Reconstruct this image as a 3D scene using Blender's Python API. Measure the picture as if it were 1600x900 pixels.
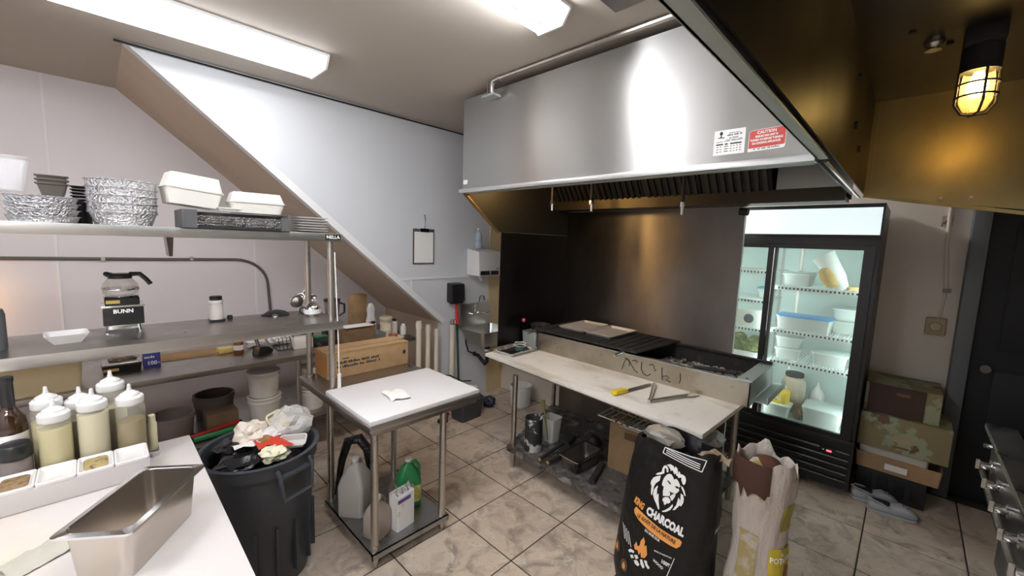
import bpy, bmesh, math, random
from mathutils import Vector, Matrix, noise
random.seed(7)
PI = math.pi
scene = bpy.context.scene
for o in list(bpy.data.objects): bpy.data.objects.remove(o)
COL = scene.collection

# ------------------------------------------------------------------ camera
def camera():
    cd = bpy.data.cameras.new('camera'); cam = bpy.data.objects.new('camera', cd); COL.objects.link(cam)
    yaw, pitch, roll = (math.radians(a) for a in (44.21, 6.468, 2.02))
    f = Vector((math.cos(yaw)*math.cos(pitch), math.sin(yaw)*math.cos(pitch), -math.sin(pitch)))
    r = f.cross(Vector((0, 0, 1))).normalized(); u = r.cross(f)
    r2 = r*math.cos(roll) + u*math.sin(roll); u2 = u*math.cos(roll) - r*math.sin(roll)
    m = Matrix((r2, u2, -f)).transposed().to_4x4(); m.translation = (0, 0, 1.8)
    cam.matrix_world = m
    cd.sensor_width = 36; cd.lens = 637.75/1600*36; cd.clip_start = .02
    scene.camera = cam
camera()
# ------------------------------------------------------------------ world, exposure
w = bpy.data.worlds.new('world'); scene.world = w; w.use_nodes = True
w.node_tree.nodes['Background'].inputs[0].default_value = (.75, .8, .9, 1)
w.node_tree.nodes['Background'].inputs[1].default_value = .05
vs = scene.view_settings
vs.view_transform = 'Standard'; vs.look = 'None'; vs.gamma = 1; vs.use_curve_mapping = False
vs.exposure = 1.1
LAMP = 16.0          # radiance of the fluorescent diffusers

# ------------------------------------------------------------------ helpers
MW = {}
class M:
    def __init__(s): s.b = bmesh.new(); s.t = Matrix()
    def at(s, x, y, z, rz=0, rx=0, ry=0):
        s.t = Matrix.Translation((x, y, z)) @ Matrix.Rotation(rz, 4, 'Z') @ Matrix.Rotation(ry, 4, 'Y') @ Matrix.Rotation(rx, 4, 'X'); return s
    def v(s, c): return s.b.verts.new(s.t @ Vector(c))
    def face(s, vs):
        try: return s.b.faces.new(vs)
        except ValueError: return None
    def poly(s, pts): return s.face([s.v(p) for p in pts])
    def box(s, x0, x1, y0, y1, z0, z1):
        p = [s.v((x, y, z)) for z in (z0, z1) for x, y in ((x0, y0), (x1, y0), (x1, y1), (x0, y1))]
        for q in ((3, 2, 1, 0), (4, 5, 6, 7), (0, 1, 5, 4), (1, 2, 6, 5), (2, 3, 7, 6), (3, 0, 4, 7)): s.face([p[i] for i in q])
        return s
    def loft(s, rings, cap0=True, cap1=True):
        R = [[s.v(p) for p in r] for r in rings]; n = len(R[0])
        for a, b in zip(R, R[1:]):
            for i in range(n): s.face([a[i], a[(i+1) % n], b[(i+1) % n], b[i]])
        if cap0: s.face(R[0][::-1])
        if cap1: s.face(R[-1])
        return s
    def lathe(s, prof, n=24, c=(0, 0), cap0=True, cap1=True):
        return s.loft([[(c[0]+max(r, 1e-4)*math.cos(2*PI*i/n), c[1]+max(r, 1e-4)*math.sin(2*PI*i/n), z) for i in range(n)] for r, z in prof], cap0, cap1)
    def tube(s, pts, r, n=8, radii=None, caps=True):
        P = [Vector(p) for p in pts]; rings = []; up = None
        for i, p in enumerate(P):
            d = (P[min(i+1, len(P)-1)] - P[max(i-1, 0)]).normalized()
            if up is None:
                up = Vector((0, 0, 1)) if abs(d.z) < .9 else Vector((1, 0, 0))
            a = d.cross(up).normalized(); b = a.cross(d).normalized(); up = b
            rr_ = radii[i] if radii else r
            rings.append([p + a*rr_*math.cos(2*PI*k/n) + b*rr_*math.sin(2*PI*k/n) for k in range(n)])
        return s.loft(rings, caps, caps)
    def cyl(s, p0, p1, r0, r1=None, n=14):
        return s.tube([p0, p1], r0, n, [r0, r0 if r1 is None else r1])
    def prism(s, pts, axis, a, b):
        def k(p, c): return {'x': (c, p[0], p[1]), 'y': (p[0], c, p[1]), 'z': (p[0], p[1], c)}[axis]
        A = [s.v(k(p, a)) for p in pts]; B = [s.v(k(p, b)) for p in pts]; n = len(pts)
        s.face(A[::-1]); s.face(B)
        for i in range(n): s.face([A[i], A[(i+1) % n], B[(i+1) % n], B[i]])
        return s
    def tub(s, w, d, h, taper=.01, r=.02, th=.003, rim=0, rimh=.004, z=0, n=4):
        w0, d0 = w-2*taper, d-2*taper
        R = [rr(w0, d0, r*.8, z, n), rr(w, d, r, z+h, n)]
        if rim: R[1:] = [rr(w, d, r, z+h-rimh, n), rr(w+2*rim, d+2*rim, r+rim, z+h-rimh, n), rr(w+2*rim, d+2*rim, r+rim, z+h, n)]
        R += [rr(w-2*th, d-2*th, max(r-th, .001), z+h, n), rr(w0-2*th, d0-2*th, max(r*.8-th, .001), z+th, n)]
        return s.loft(R)
    def done(s, name, mat, parent=None, bev=0, smooth=35, seg=2):
        bm = s.b
        bmesh.ops.recalc_face_normals(bm, faces=bm.faces)
        if bev:
            es = [e for e in bm.edges if len(e.link_faces) == 2 and e.calc_face_angle(0) > .6]
            bmesh.ops.bevel(bm, geom=es, offset=bev, segments=seg, profile=.6, affect='EDGES', clamp_overlap=True)
        if parent is not None:
            bm.transform(MW[parent.name].inverted())
        me = bpy.data.meshes.new(name); bm.to_mesh(me); bm.free()
        if smooth:
            me.polygons.foreach_set('use_smooth', [True]*len(me.polygons)); me.set_sharp_from_angle(angle=math.radians(smooth))
        me.materials.append(mat)
        o = bpy.data.objects.new(name, me); COL.objects.link(o)
        if parent is not None: o.parent = parent; MW[o.name] = MW[parent.name]
        else: MW[o.name] = Matrix()
        return o
def rr(w, d, r, z, n=4):
    r = min(r, w/2-1e-4, d/2-1e-4); out = []
    for cx, cy, a0 in ((w/2-r, d/2-r, 0), (-w/2+r, d/2-r, PI/2), (-w/2+r, -d/2+r, PI), (w/2-r, -d/2+r, 1.5*PI)):
        for i in range(n+1):
            a = a0 + PI/2*i/n; out.append((cx+r*math.cos(a), cy+r*math.sin(a), z))
    return out
def tag(o, label, cat, group=None):
    o['label'] = label; o['category'] = cat
    if group: o['group'] = group
    return o
def T(name, label, cat, loc=(0, 0, 0), rz=0, group=None):
    o = bpy.data.objects.new(name, None); COL.objects.link(o); o.empty_display_size = .05
    o.location = loc; o.rotation_euler = (0, 0, rz)
    MW[o.name] = Matrix.Translation(loc) @ Matrix.Rotation(rz, 4, 'Z')
    return tag(o, label, cat, group)
def S(m, name, mat, bev=0, parent=None):
    o = m.done(name, mat, parent, bev)
    if parent is None: o['kind'] = 'structure'
    return o
def dup(root, loc, rz=0, label=None, mats=None):
    def cp(o, p):
        c = o.copy(); COL.objects.link(c); c.parent = p; MW[c.name] = Matrix()
        for ch in o.children: cp(ch, c)
        return c
    r = cp(root, None); r.location = loc; r.rotation_euler = (0, 0, rz)
    if label: r['label'] = label
    return r
_dg = None
def text(name, s, size, mat, parent, mtx, sx=1, bold=0, ext=.0004, fn=None):
    """flat lettering: x along the line, y up, then mtx; fn bends it onto a curved surface"""
    cu = bpy.data.curves.new('t', 'FONT'); cu.body = s; cu.size = size; cu.offset = bold; cu.align_x = 'CENTER'; cu.align_y = 'CENTER'
    cu.resolution_u = 2
    ob = bpy.data.objects.new('t', cu); COL.objects.link(ob)
    me = bpy.data.meshes.new_from_object(ob.evaluated_get(bpy.context.evaluated_depsgraph_get()))
    bpy.data.objects.remove(ob); bpy.data.curves.remove(cu)
    for v in me.vertices:
        p = Vector((v.co.x*sx, v.co.y, 0)); v.co = fn(p) if fn else mtx @ p
    me.transform(MW[parent.name].inverted())
    me.materials.clear(); me.materials.append(mat); me.name = name
    o = bpy.data.objects.new(name, me); COL.objects.link(o); o.parent = parent; MW[o.name] = MW[parent.name]
    return o
def greek(parent, mtx, words, h, mat):
    """a line of print too small to read: a row of letter-sized marks per word (start, end along the line)"""
    m = M(); rnd = random.Random(len(words)*7+int(h*1e5))
    for a, b in words:
        x = a
        while x < b-h*.3:
            w = h*rnd.uniform(.45, .75); t = h*rnd.choice((.75, .75, 1.0, 1.1))
            m.poly([mtx @ Vector(q) for q in ((x, -h/2, 0), (min(x+w, b), -h/2, 0), (min(x+w, b), t-h/2, 0), (x, t-h/2, 0))]); x += w+h*.16
    return m.done('print_line', mat, parent, smooth=0)
def frame(o, x, y):
    x = Vector(x).normalized(); y = Vector(y).normalized(); z = x.cross(y)
    m = Matrix((x, y, z)).transposed().to_4x4(); m.translation = o; return m

ORD = ['topmost', 'second from the top', 'third from the top', 'fourth from the top', 'fifth from the top', 'sixth from the top']
# ------------------------------------------------------------------ materials
def mat(name, col, rough=.5, metal=0, var=None, bump=None, trans=0, alpha=1, emit=0, ecol=None, rvar=None, coat=0, spec=.5, sub=0, aniso=0):
    m = bpy.data.materials.new(name); m.use_nodes = True
    nt = m.node_tree; N = nt.nodes; L = nt.links; p = N['Principled BSDF']
    p.inputs['Base Color'].default_value = (*col, 1); p.inputs['Roughness'].default_value = rough; p.inputs['Metallic'].default_value = metal
    p.inputs['Transmission Weight'].default_value = trans; p.inputs['Alpha'].default_value = alpha
    p.inputs['Coat Weight'].default_value = coat; p.inputs['Specular IOR Level'].default_value = spec
    if sub: p.inputs['Subsurface Weight'].default_value = sub; p.inputs['Subsurface Radius'].default_value = (.02, .02, .02)
    if aniso:
        p.inputs['Anisotropic'].default_value = aniso; p.inputs['Anisotropic Rotation'].default_value = .25; tn = N.new('ShaderNodeTangent'); tn.direction_type = 'RADIAL'; tn.axis = 'Z'; L.new(tn.outputs[0], p.inputs['Tangent'])
    if emit:
        p.inputs['Emission Color'].default_value = (*(ecol or col), 1); p.inputs['Emission Strength'].default_value = emit
    def coords(scale):
        tc = N.new('ShaderNodeTexCoord'); oi = N.new('ShaderNodeObjectInfo'); ml = N.new('ShaderNodeMath'); ml.operation = 'MULTIPLY'; ml.inputs[1].default_value = 37
        ad = N.new('ShaderNodeVectorMath'); ad.operation = 'ADD'; mp = N.new('ShaderNodeMapping')
        L.new(oi.outputs['Random'], ml.inputs[0]); L.new(tc.outputs['Object'], mp.inputs[0]); L.new(mp.outputs[0], ad.inputs[0]); L.new(ml.outputs[0], ad.inputs[1])
        mp.inputs['Scale'].default_value = scale if isinstance(scale, tuple) else (scale,)*3
        return ad.outputs[0]
    def nz(scale, detail=4, dist=0):
        n = N.new('ShaderNodeTexNoise'); L.new(coords(scale), n.inputs['Vector']); n.inputs['Scale'].default_value = 1; n.inputs['Detail'].default_value = detail
        n.inputs['Distortion'].default_value = dist; n.inputs['Roughness'].default_value = .6
        return n.outputs['Fac']
    if var:     # list of (scale, colour, lo, hi [, distortion])
        cur = None
        for q in var:
            mr = N.new('ShaderNodeMapRange'); L.new(nz(q[0], 5, q[4] if len(q) > 4 else 0), mr.inputs[0]); mr.inputs[1].default_value = q[2]; mr.inputs[2].default_value = q[3]
            mx = N.new('ShaderNodeMix'); mx.data_type = 'RGBA'; L.new(mr.outputs[0], mx.inputs[0])
            if cur is None: mx.inputs[6].default_value = (*col, 1)
            else: L.new(cur, mx.inputs[6])
            mx.inputs[7].default_value = (*q[1], 1); cur = mx.outputs[2]
        L.new(cur, p.inputs['Base Color'])
    if rvar:
        mr = N.new('ShaderNodeMapRange'); L.new(nz(rvar[0], 3), mr.inputs[0]); mr.inputs[1].default_value = .3; mr.inputs[2].default_value = .7
        mr.inputs[3].default_value = rvar[1]; mr.inputs[4].default_value = rvar[2]; L.new(mr.outputs[0], p.inputs['Roughness'])
    if bump:
        bp = N.new('ShaderNodeBump'); L.new(nz(bump[0], bump[3] if len(bump) > 3 else 3), bp.inputs['Height']); bp.inputs['Strength'].default_value = bump[1]; bp.inputs['Distance'].default_value = bump[2] if len(bump) > 2 else .01
        L.new(bp.outputs[0], p.inputs['Normal'])
    return m
m_wall = mat('wall paint', (.66, .67, .70), .45, bump=(60, .05))
m_alc = mat('alcove paint', (.68, .63, .635), .45)
m_soff = mat('soffit board', (.50, .40, .31), .6, var=[(2, (.44, .35, .27), .4, .7)])
m_ceil = mat('ceiling paint', (.48, .43, .375), .8, var=[(1.2, (.48, .43, .38), .4, .7)])
m_cream = mat('cream wall', (.68, .61, .53), .55)
m_tan = mat('tan wall', (.62, .48, .27), .6)
m_trim = mat('white trim', (.8, .8, .8), .4)
m_black = mat('black plastic', (.012, .012, .013), .35)
m_mblack = mat('matt black', (.015, .014, .014), .7)
m_steel = mat('brushed steel', (.55, .54, .52), .3, 1, rvar=((6, 6, 40), .22, .4), bump=((1.5, 1.5, .6), .03, .03, 1))
m_hood = mat('hood steel', (.58, .575, .56), .4, 1, rvar=((1.3, 1.3, .5), .38, .5), bump=((1.2, 1.7, .35), .35, .06, 1), aniso=.95)
m_edge = mat('folded steel edge', (.58, .57, .56), .33, 1)
m_table = mat('table steel', (.42, .40, .38), .33, 1, rvar=(5, .25, .45))
m_chrome = mat('chrome', (.75, .75, .75), .1, 1)
m_leg = mat('leg steel', (.50, .47, .43), .35, 1, var=[(30, (.2, .17, .14), .6, .75)])
m_dsteel = mat('sooty steel', (.26, .235, .22), .34, 1, var=[((1.1, 1.1, .5), (.12, .11, .105), .35, .75)], rvar=((2, 2, .4), .36, .46), aniso=.95, bump=((1.2, 1.7, .35), .15, .05, 1))
m_soot = mat('soot', (.018, .016, .016), .75, var=[(12, (.05, .045, .042), .5, .75)], bump=(60, .4))
m_galv = mat('galvanised', (.45, .50, .48), .5, .5)
m_gold = mat('greasy steel', (.38, .28, .12), .33, 1, rvar=((1.5, 1.5, .8), .25, .45), var=[((1.8, 1.8, .8), (.20, .145, .065), .4, .72)])
m_foil = mat('foil', (.75, .75, .77), .22, 1, bump=(90, .9, .02))
m_foil2 = mat('crinkled foil', (.78, .78, .80), .2, 1, bump=((35, 35, 60), 1.0, .08))
m_white = mat('white plastic', (.78, .77, .76), .35)
m_board = mat('cutting board', (.70, .69, .71), .38, var=[(3, (.70, .66, .60), .58, .8)])
m_cboard = mat('stained board', (.76, .73, .68), .38, var=[((3.5, 1.3, 2), (.40, .33, .24), .54, .74), (9, (.58, .52, .42), .58, .8)])
m_foam = mat('foam', (.74, .72, .67), .6)
m_card = mat('cardboard', (.42, .27, .14), .8, var=[(14, (.36, .22, .11), .4, .7)])
m_dcard = mat('dark cardboard', (.22, .14, .08), .8, var=[(9, (.15, .09, .05), .4, .7)])
m_grey = mat('grey bin plastic', (.045, .05, .06), .42, bump=(80, .1))
m_clear = mat('clear plastic', (.85, .88, .9), .12, alpha=.22)
m_milky = mat('milky plastic', (.75, .76, .72), .3, alpha=.5)
m_glass = mat('glass', (.9, .97, .95), .02, alpha=.1)
m_paper = mat('paper', (.85, .84, .82), .7)
m_red = mat('red', (.55, .03, .02), .5)
m_yellow = mat('yellow', (.85, .6, .03), .4)
m_green = mat('green', (.02, .22, .07), .35)
m_blue = mat('blue box', (.05, .06, .30), .5)
m_ink = mat('black print', (.02, .02, .02), .6)
m_prt = mat('white print', (.85, .84, .82), .6)
m_rubber = mat('black rubber', (.01, .01, .01), .6)
m_pvc = mat('pvc', (.72, .66, .56), .4)
# ================================================================== STRUCTURE
ZC = 2.91
m_grout = mat('grout', (.045, .035, .028), .9)
m_tile = mat('floor tile', (.57, .465, .37), .34, var=[((5, 5, 5), (.30, .24, .20), .46, .68, 1.2), ((13, 13, 13), (.64, .57, .48), .56, .72, .8), ((40, 40, 40), (.22, .17, .13), .62, .75)], rvar=(9, .25, .5), bump=(14, .08))
floor = S(M().box(-2.2, 4.7, -1.7, 4.8, -.1, -.003), 'floor', m_grout)
tm = M().box(-.2295, .2295, -.2295, .2295, -.006, 0).done('tile', m_tile, floor, bev=.002, seg=1)
first = True
for i in range(-9, 6):
    for j in range(-4, 10):
        x, y = 2.03+.467*i+.2335, .05+.467*j+.2335
        if x-.23 < -2.2 or x+.23 > 4.7 or y+.23 > 4.8: continue
        if first: o = tm; first = False
        else: o = tm.copy(); COL.objects.link(o)
        o.parent = floor; o.location = (x, y, 0)
S(M().box(-2.3, 4.7, -1.8, 4.8, ZC, ZC+.1), 'ceiling', m_ceil)
S(M().box(-2.2, 2.7, 4.7, 4.8, 0, ZC), 'wall_back', m_alc)
S(M().prism([(.193, ZC), (3.55, ZC), (3.55, 0), (2.55, 0), (2.55, .914)], 'y', 3.5, 3.58), 'wall_stair_side', m_wall)
S(M().prism([(.193, ZC), (2.55, .914), (2.55, 1.02), (.33, ZC)], 'y', 3.582, 4.7), 'ceiling_stair_soffit', m_soff)
S(M().box(2.55, 2.62, 3.58, 4.7, 0, 1.0), 'wall_alcove_end', m_soff)
S(M().box(3.45, 3.55, .95, 3.5, 0, ZC), 'wall_partition', m_cream)
S(M().box(4.55, 4.65, -1.7, 3.6, 0, ZC), 'wall_right', m_cream)
S(M().box(-2.3, 4.65, -1.8, -1.7, 0, ZC), 'wall_front', m_cream)
S(M().box(-2.3, -2.2, -1.8, 4.8, 0, ZC), 'wall_left', m_wall)
# soffit edge board, wall panel seams, chair rail
a, b = Vector((.45, 0, 2.692)), Vector((2.55, 0, .914)); d = (b-a).normalized(); n = Vector((-d.z, 0, d.x))
if n.z < 0: n = -n
S(M().prism([(p.x, p.z) for p in (a-n*.004, b-n*.004, b+n*.05, a+n*.05)], 'y', 3.488, 3.5), 'trim_1', m_trim)
S(M().box(3.2, 3.45, 3.488, 3.5, 0, 2.6), 'trim_2', m_tan)
S(M().box(2.03, 3.19, 3.49, 3.5, 1.392, 1.41), 'trim_3', m_trim)
S(M().box(2.165, 2.18, 3.494, 3.5, 1.24, 1.392), 'trim_4', m_trim)
m_alc2 = mat('seam strip', (.74, .70, .70), .45)
for k, x in enumerate((-.2, 1.13)):
    S(M().box(x-.008, x+.008, 4.694, 4.7, 0, 2.9 if x < 0 else 2.1), 'trim_%d' % (5+k), m_alc2)
tag(M().tube([(.15, 3.485, 2.897), (1.2, 3.487, 2.893), (3.2, 3.487, 2.895)], .007, 6).done('ceiling_cable', m_black), 'thin black cable along the joint of white wall and ceiling', 'cable')
# dark doorway at the far right
S(M().box(4.38, 4.55, -.37, -.285, 0, 2.3), 'trim_7', mat('grey jamb', (.12, .13, .14), .5), .004)
m_door = mat('dark door', (.004, .0045, .007), .6)
d1 = S(M().box(4.47, 4.54, -1.69, -.375, .01, 2.25), 'door_1', m_door)
M().box(4.462, 4.47, -1.2, -.5, .3, 1.0).box(4.462, 4.47, -1.2, -.5, 1.15, 2.05).done('door_panel', m_door, d1, bev=.003)
M().cyl((4.46, -.45, 1.02), (4.40, -.45, 1.02), .012).cyl((4.40, -.45, 1.02), (4.37, -.45, 1.02), .028).done('door_handle', m_dsteel, d1)

# ================================================================== CEILING LIGHTS
def ceiling_light(label, x0, x1, y0, y1, k=1.0):
    m_diff = mat('lit diffuser', (.95, .97, 1), .4, emit=LAMP*k, ecol=(.95, .97, 1.0))
    t = T('ceiling_light', label, 'light', ((x0+x1)/2, (y0+y1)/2, ZC-.09))
    y = (y0+y1)/2; h = (y1-y0)/2
    M().box(x0, x1, y-h, y+h, ZC-.018, ZC-.0005).done('housing', m_trim, t, bev=.002)
    M().prism([(y-h+.012, ZC-.018), (y-h+.05, ZC-.075), (y+h-.05, ZC-.075), (y+h-.012, ZC-.018)], 'x', x0+.015, x1-.015).done('diffuser', m_diff, t)
    M().prism([(y-.004, ZC-.0765), (y+.004, ZC-.0765), (y+.004, ZC-.075), (y-.004, ZC-.075)], 'x', x0+.015, x1-.015).done('seam', m_trim, t)
    for a, b in ((x0, x0+.014), (x1-.014, x1)):
        M().prism([(y-h, ZC-.018), (y-h+.045, ZC-.082), (y+h-.045, ZC-.082), (y+h, ZC-.018)], 'x', a, b).done('end_cap', m_white, t, bev=.002)
ceiling_light('long fluorescent ceiling light beside the sloped stair soffit', -.14, 1.09, 2.70, 3.03, .35)
ceiling_light('fluorescent ceiling light in front of the steel hood, cut by the top edge', .40, 1.63, 1.26, 1.50, 1.15)
ceiling_light('unseen fluorescent fill light added behind the viewpoint, in line with the front one', -1.85, -.62, 1.26, 1.50, 1.6)  # unseen fitting, added as fill to brighten the room
ceiling_light('unseen fluorescent fill light added behind the viewpoint, nearest the front wall', -1.85, -.62, -.70, -.46, 2.0)  # second added fill fitting, out of view, evens out the light
ceiling_light('assumed short ceiling light, unseen, in the nook above the fridge', 3.68, 4.42, 1.55, 1.75, 2.2)  # assumed fitting, out of view, brightens the cream wall by the fridge

# ================================================================== MAIN EXHAUST HOOD
HX, HB, HT, BX = 2.05, 2.165, 2.865, 3.43
Y0, Y1 = .32, 2.575
hood = T('exhaust_hood', 'large brushed steel exhaust hood above the charcoal grill', 'hood', (HX, Y0, HB))
M().box(HX, HX+.012, Y0, Y1, HB+.03, HT).done('front_panel', m_hood, hood, bev=.002)
M().box(HX-.012, HX+.06, Y0, Y1+.03, HB, HB+.03).done('bottom_lip', m_edge, hood, bev=.003)
M().box(HX+.012, BX, Y0, Y1, HT-.012, HT).done('top_panel', m_steel, hood)
M().prism([(HX+.012, HT-.012), (HX+.012, HB), (2.45, 1.88), (BX, 1.88), (BX, HT-.012)], 'y', Y1-.008, Y1).done('end_panel', mat('burnt black', (.006, .006, .006), .8), hood)
M().tube([(HX+.02, Y1-.004, HB-.003), (2.45, Y1-.004, 1.875)], .014, 8).done('end_panel_edge', m_gold, hood)
M().prism([(HX+.07, HB+.005), (HX+.07, HT-.015), (BX-.015, HT-.015), (BX-.015, HB+.005)], 'y', Y0, Y0+.006).done('divider', m_dsteel, hood)
M().box(BX-.012, BX, Y0, Y1-.008, HB-.02, HT-.012).done('back_panel', m_dsteel, hood)
# grease ledge and baffle filters
m_inner0 = mat('greasy trough', (.05, .042, .03), .4, .8)
M().box(3.20, BX-.012, Y0+.01, Y1-.01, HB-.045, HB-.02).box(3.20, 3.21, Y0+.01, Y1-.01, HB-.02, HB+.04).done('grease_trough', m_inner0, hood)
M().prism([(HX+.02, HB-.002), (HX+.02, HB+.002), (HX+.07, HB+.002), (HX+.07, HB-.002)], 'y', Y0+.01, Y1-.01).done('lip_return', m_galv, hood)
ang = math.atan2(.5, -.45)
m_baf = mat('sooty baffle', (.06, .055, .05), .45, 1)
for k in range(4):
    y0 = .72 + k*.46
    f = M()
    f.prism([(3.235, HB+.015), (3.255, HB+.02), (2.80, HT-.07), (2.78, HT-.08)], 'y', y0, y0+.45)
    fo = f.done('baffle_filter', m_mblack, hood)
    for i in range(8):
        yy = y0+.02+i*.053
        M().prism([(3.215, HB+.01), (3.232, HB+.022), (2.785, HT-.085), (2.765, HT-.09)], 'y', yy, yy+.026).done('baffle', m_baf, fo)
M().box(3.22, 3.23, Y0+.01, .70, HB-.01, HT-.1).done('blank_plate', m_edge, hood)
# nozzles
for y, z in ((1.09, 2.03), (1.78, 2.07), (2.16, 2.085)):
    p = M().cyl((2.66, y, 2.45), (2.66, y, z+.06), .012, n=8).done('nozzle_pipe', m_mblack, hood)
    M().cyl((2.66, y, z+.06), (2.66, y, z+.03), .02, n=10).cyl((2.66, y, z+.03), (2.66, y, z-.02), .013, .009, n=10).done('nozzle_tip', m_chrome, p)
M().tube([(2.66, .8, 2.45), (2.66, 2.5, 2.45)], .012, 8).done('nozzle_manifold', m_mblack, hood)
# assumed warm lamp hidden in the hood, gives the back panel its golden glow
assumed_hl = T('hood_lamp', 'assumed warm lamp, unseen, up inside the main steel hood', 'lamp', (2.3, 2.33, 2.3))
M().cyl((2.3, 2.33, HT-.013), (2.3, 2.33, 2.345), .03, n=14).done('socket', m_mblack, assumed_hl)
M().at(2.3, 2.33, -.415).lathe([(.02, 2.76), (.035, 2.73), (.033, 2.69), (.015, 2.665), (0, 2.66)], 14).done('bulb', mat('assumed hood bulb', (1, .75, .35), .4, emit=120, ecol=(1, .60, .20)), assumed_hl)
# stickers on the front
def hx(y, z, dx=.0015): return (HX-dx, y, z)
def sticker(name, y0, y1, z0, z1, mt, r=0):
    c = M(); pts = [(y0, z0), (y1, z0), (y1, z1), (y0, z1)]
    c.prism(pts, 'x', HX-.0012, HX-.0002); return c.done(name, mt, hood, smooth=0)
def htxt(s, y, z, size, mt, par, sx=1, bold=0): return text('lettering', s, size, mt, par, frame((HX-.0016, y, z), (0, -1, 0), (0, 0, 1)), sx, bold)
s1 = sticker('company_sticker', .585, .715, 2.258, 2.368, m_paper)
def hgk(y, z, words, h, par): greek(par, frame((HX-.0016, y, z), (0, -1, .03), (0, .03, 1)), words, h, m_ink)
hgk(.658, 2.352, [(.005, .05)], .003, s1); hgk(.66, 2.343, [(0, .025), (.029, .049), (.053, .062)], .0065, s1); hgk(.65, 2.331, [(.0, .009), (.013, .036)], .0055, s1)
hgk(.665, 2.322, [(0, .02), (.023, .045), (.048, .068)], .003, s1); hgk(.705, 2.316, [(0, .03), (.034, .06), (.064, .11)], .003, s1)
M().prism([(.69, 2.335), (.682, 2.335), (.684, 2.345), (.678, 2.352), (.682, 2.362), (.69, 2.362), (.694, 2.352), (.688, 2.345)], 'x', HX-.0016, HX-.0011).prism([(.70, 2.333), (.67, 2.333), (.672, 2.337), (.698, 2.337)], 'x', HX-.0016, HX-.0011).done('emblem', m_ink, s1, smooth=0)
for y0, y1 in ((.675, .705), (.655, .668), (.598, .645)): M().prism([(y0, 2.302), (y1, 2.302), (y1, 2.308), (y0, 2.308)], 'x', HX-.0016, HX-.0011).done('print_bar', m_ink, s1, smooth=0)
for r in range(3):
    hgk(.702, 2.294-r*.011, [(0, .008), (.014, .022), (.032, .05)], .004, s1); hgk(.645, 2.294-r*.011, [(0, .008), (.014, .021), (.027, .034), (.039, .047)], .004, s1)
s2 = M().prism([(.435, 2.262), (.57, 2.257), (.57, 2.34), (.56, 2.348), (.435, 2.352), (.43, 2.345), (.43, 2.27)], 'x', HX-.0012, HX-.0002).done('caution_sticker', m_paper, hood, smooth=0)
M().prism([(.435, 2.276), (.568, 2.271), (.568, 2.339), (.559, 2.346), (.436, 2.35), (.432, 2.344), (.432, 2.28)], 'x', HX-.0016, HX-.0011).done('red_field', mat('sticker red', (.55, .05, .04), .5), s2, smooth=0)
def ctxt(s, z, size, sx, mt, y=.502): text('lettering', s, size, mt, s2, frame((HX-.0019, y, z), (0, -1, .035), (0, .035, 1)), sx, .0005)
ctxt('CAUTION', 2.336, .017, .95, m_prt); ctxt('ENSURE FAN UNIT IS', 2.320, .012, .75, m_prt); ctxt('TURNED ON BEFORE TURNING', 2.306, .012, .72, m_prt); ctxt('ON COOKING APPLIANCES', 2.292, .012, .72, m_prt)
greek(s2, frame((HX-.0019, .56, 2.266), (0, -1, .035), (0, .035, 1)), [(.012, .02), (.026, .038), (.044, .06), (.066, .076), (.08, .11)], .005, m_ink)
M().box(HX-.0012, HX-.0002, 2.515, 2.56, 2.23, 2.262).done('small_label', m_paper, hood, smooth=0)
s1.location.z = -.028; s2.location.z = -.028
# sooty splash panels behind and beside the grill
sp = T('splash_panel', 'sooty steel back panel behind the charcoal grill', 'panel', (3.44, 1.7, 0))
M().box(3.432, 3.444, .93, 2.575, .02, 2.115).done('sheet', m_dsteel, sp)
M().cyl((3.40, .96, 2.085), (3.40, .90, 2.08), .028, n=12).done('corner_bracket', m_mblack, sp)
ssp = T('splash_panel', 'blackened steel side panel at the left end of the grill', 'panel', (3.0, 2.57, .86))
M().box(2.48, 3.43, 2.562, 2.57, .865, 1.878).done('sheet', mat('blackened steel', (.05, .048, .05), .42, 1, rvar=(2, .3, .55)), ssp)
k = M().at(2.80, 2.561, 1.07, rx=PI/2); k.lathe([(.016, 0), (.02, .01), (.012, .02), (0, .022)], 12)
k.done('pink_knob', mat('pink', (.6, .12, .2), .4), ssp)

# ceiling pipe over the hood
pp = T('ceiling_pipe', 'grey conduit with an elbow running above the steel hood', 'pipe', (1.9, 1.5, 2.84))
M().tube([(1.985, .33, 2.892), (1.982, 2.14, 2.892), (1.98, 2.175, 2.884), (1.98, 2.19, 2.86), (1.982, 2.19, 2.81)], .016, 10).done('conduit', m_leg, pp)
M().cyl((1.982, 2.10, 2.892), (1.982, 2.13, 2.892), .022, n=10).done('coupling', m_leg, pp)
M().cyl((2.0, 2.25, 2.80), (2.0, 2.25, 2.905), .006, n=8).done('rod', m_leg, pp)
M().box(1.97, 2.045, 2.16, 2.28, 2.795, 2.81).done('bracket', m_galv, pp)
vt = T('ceiling_vent', 'small dark square vent plate on the ceiling near the hood', 'vent', (1.74, 1.06, ZC-.01))
M().box(1.66, 1.80, .97, 1.13, ZC-.012, ZC-.0005).done('plate', m_dsteel, vt, bev=.002)

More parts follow.
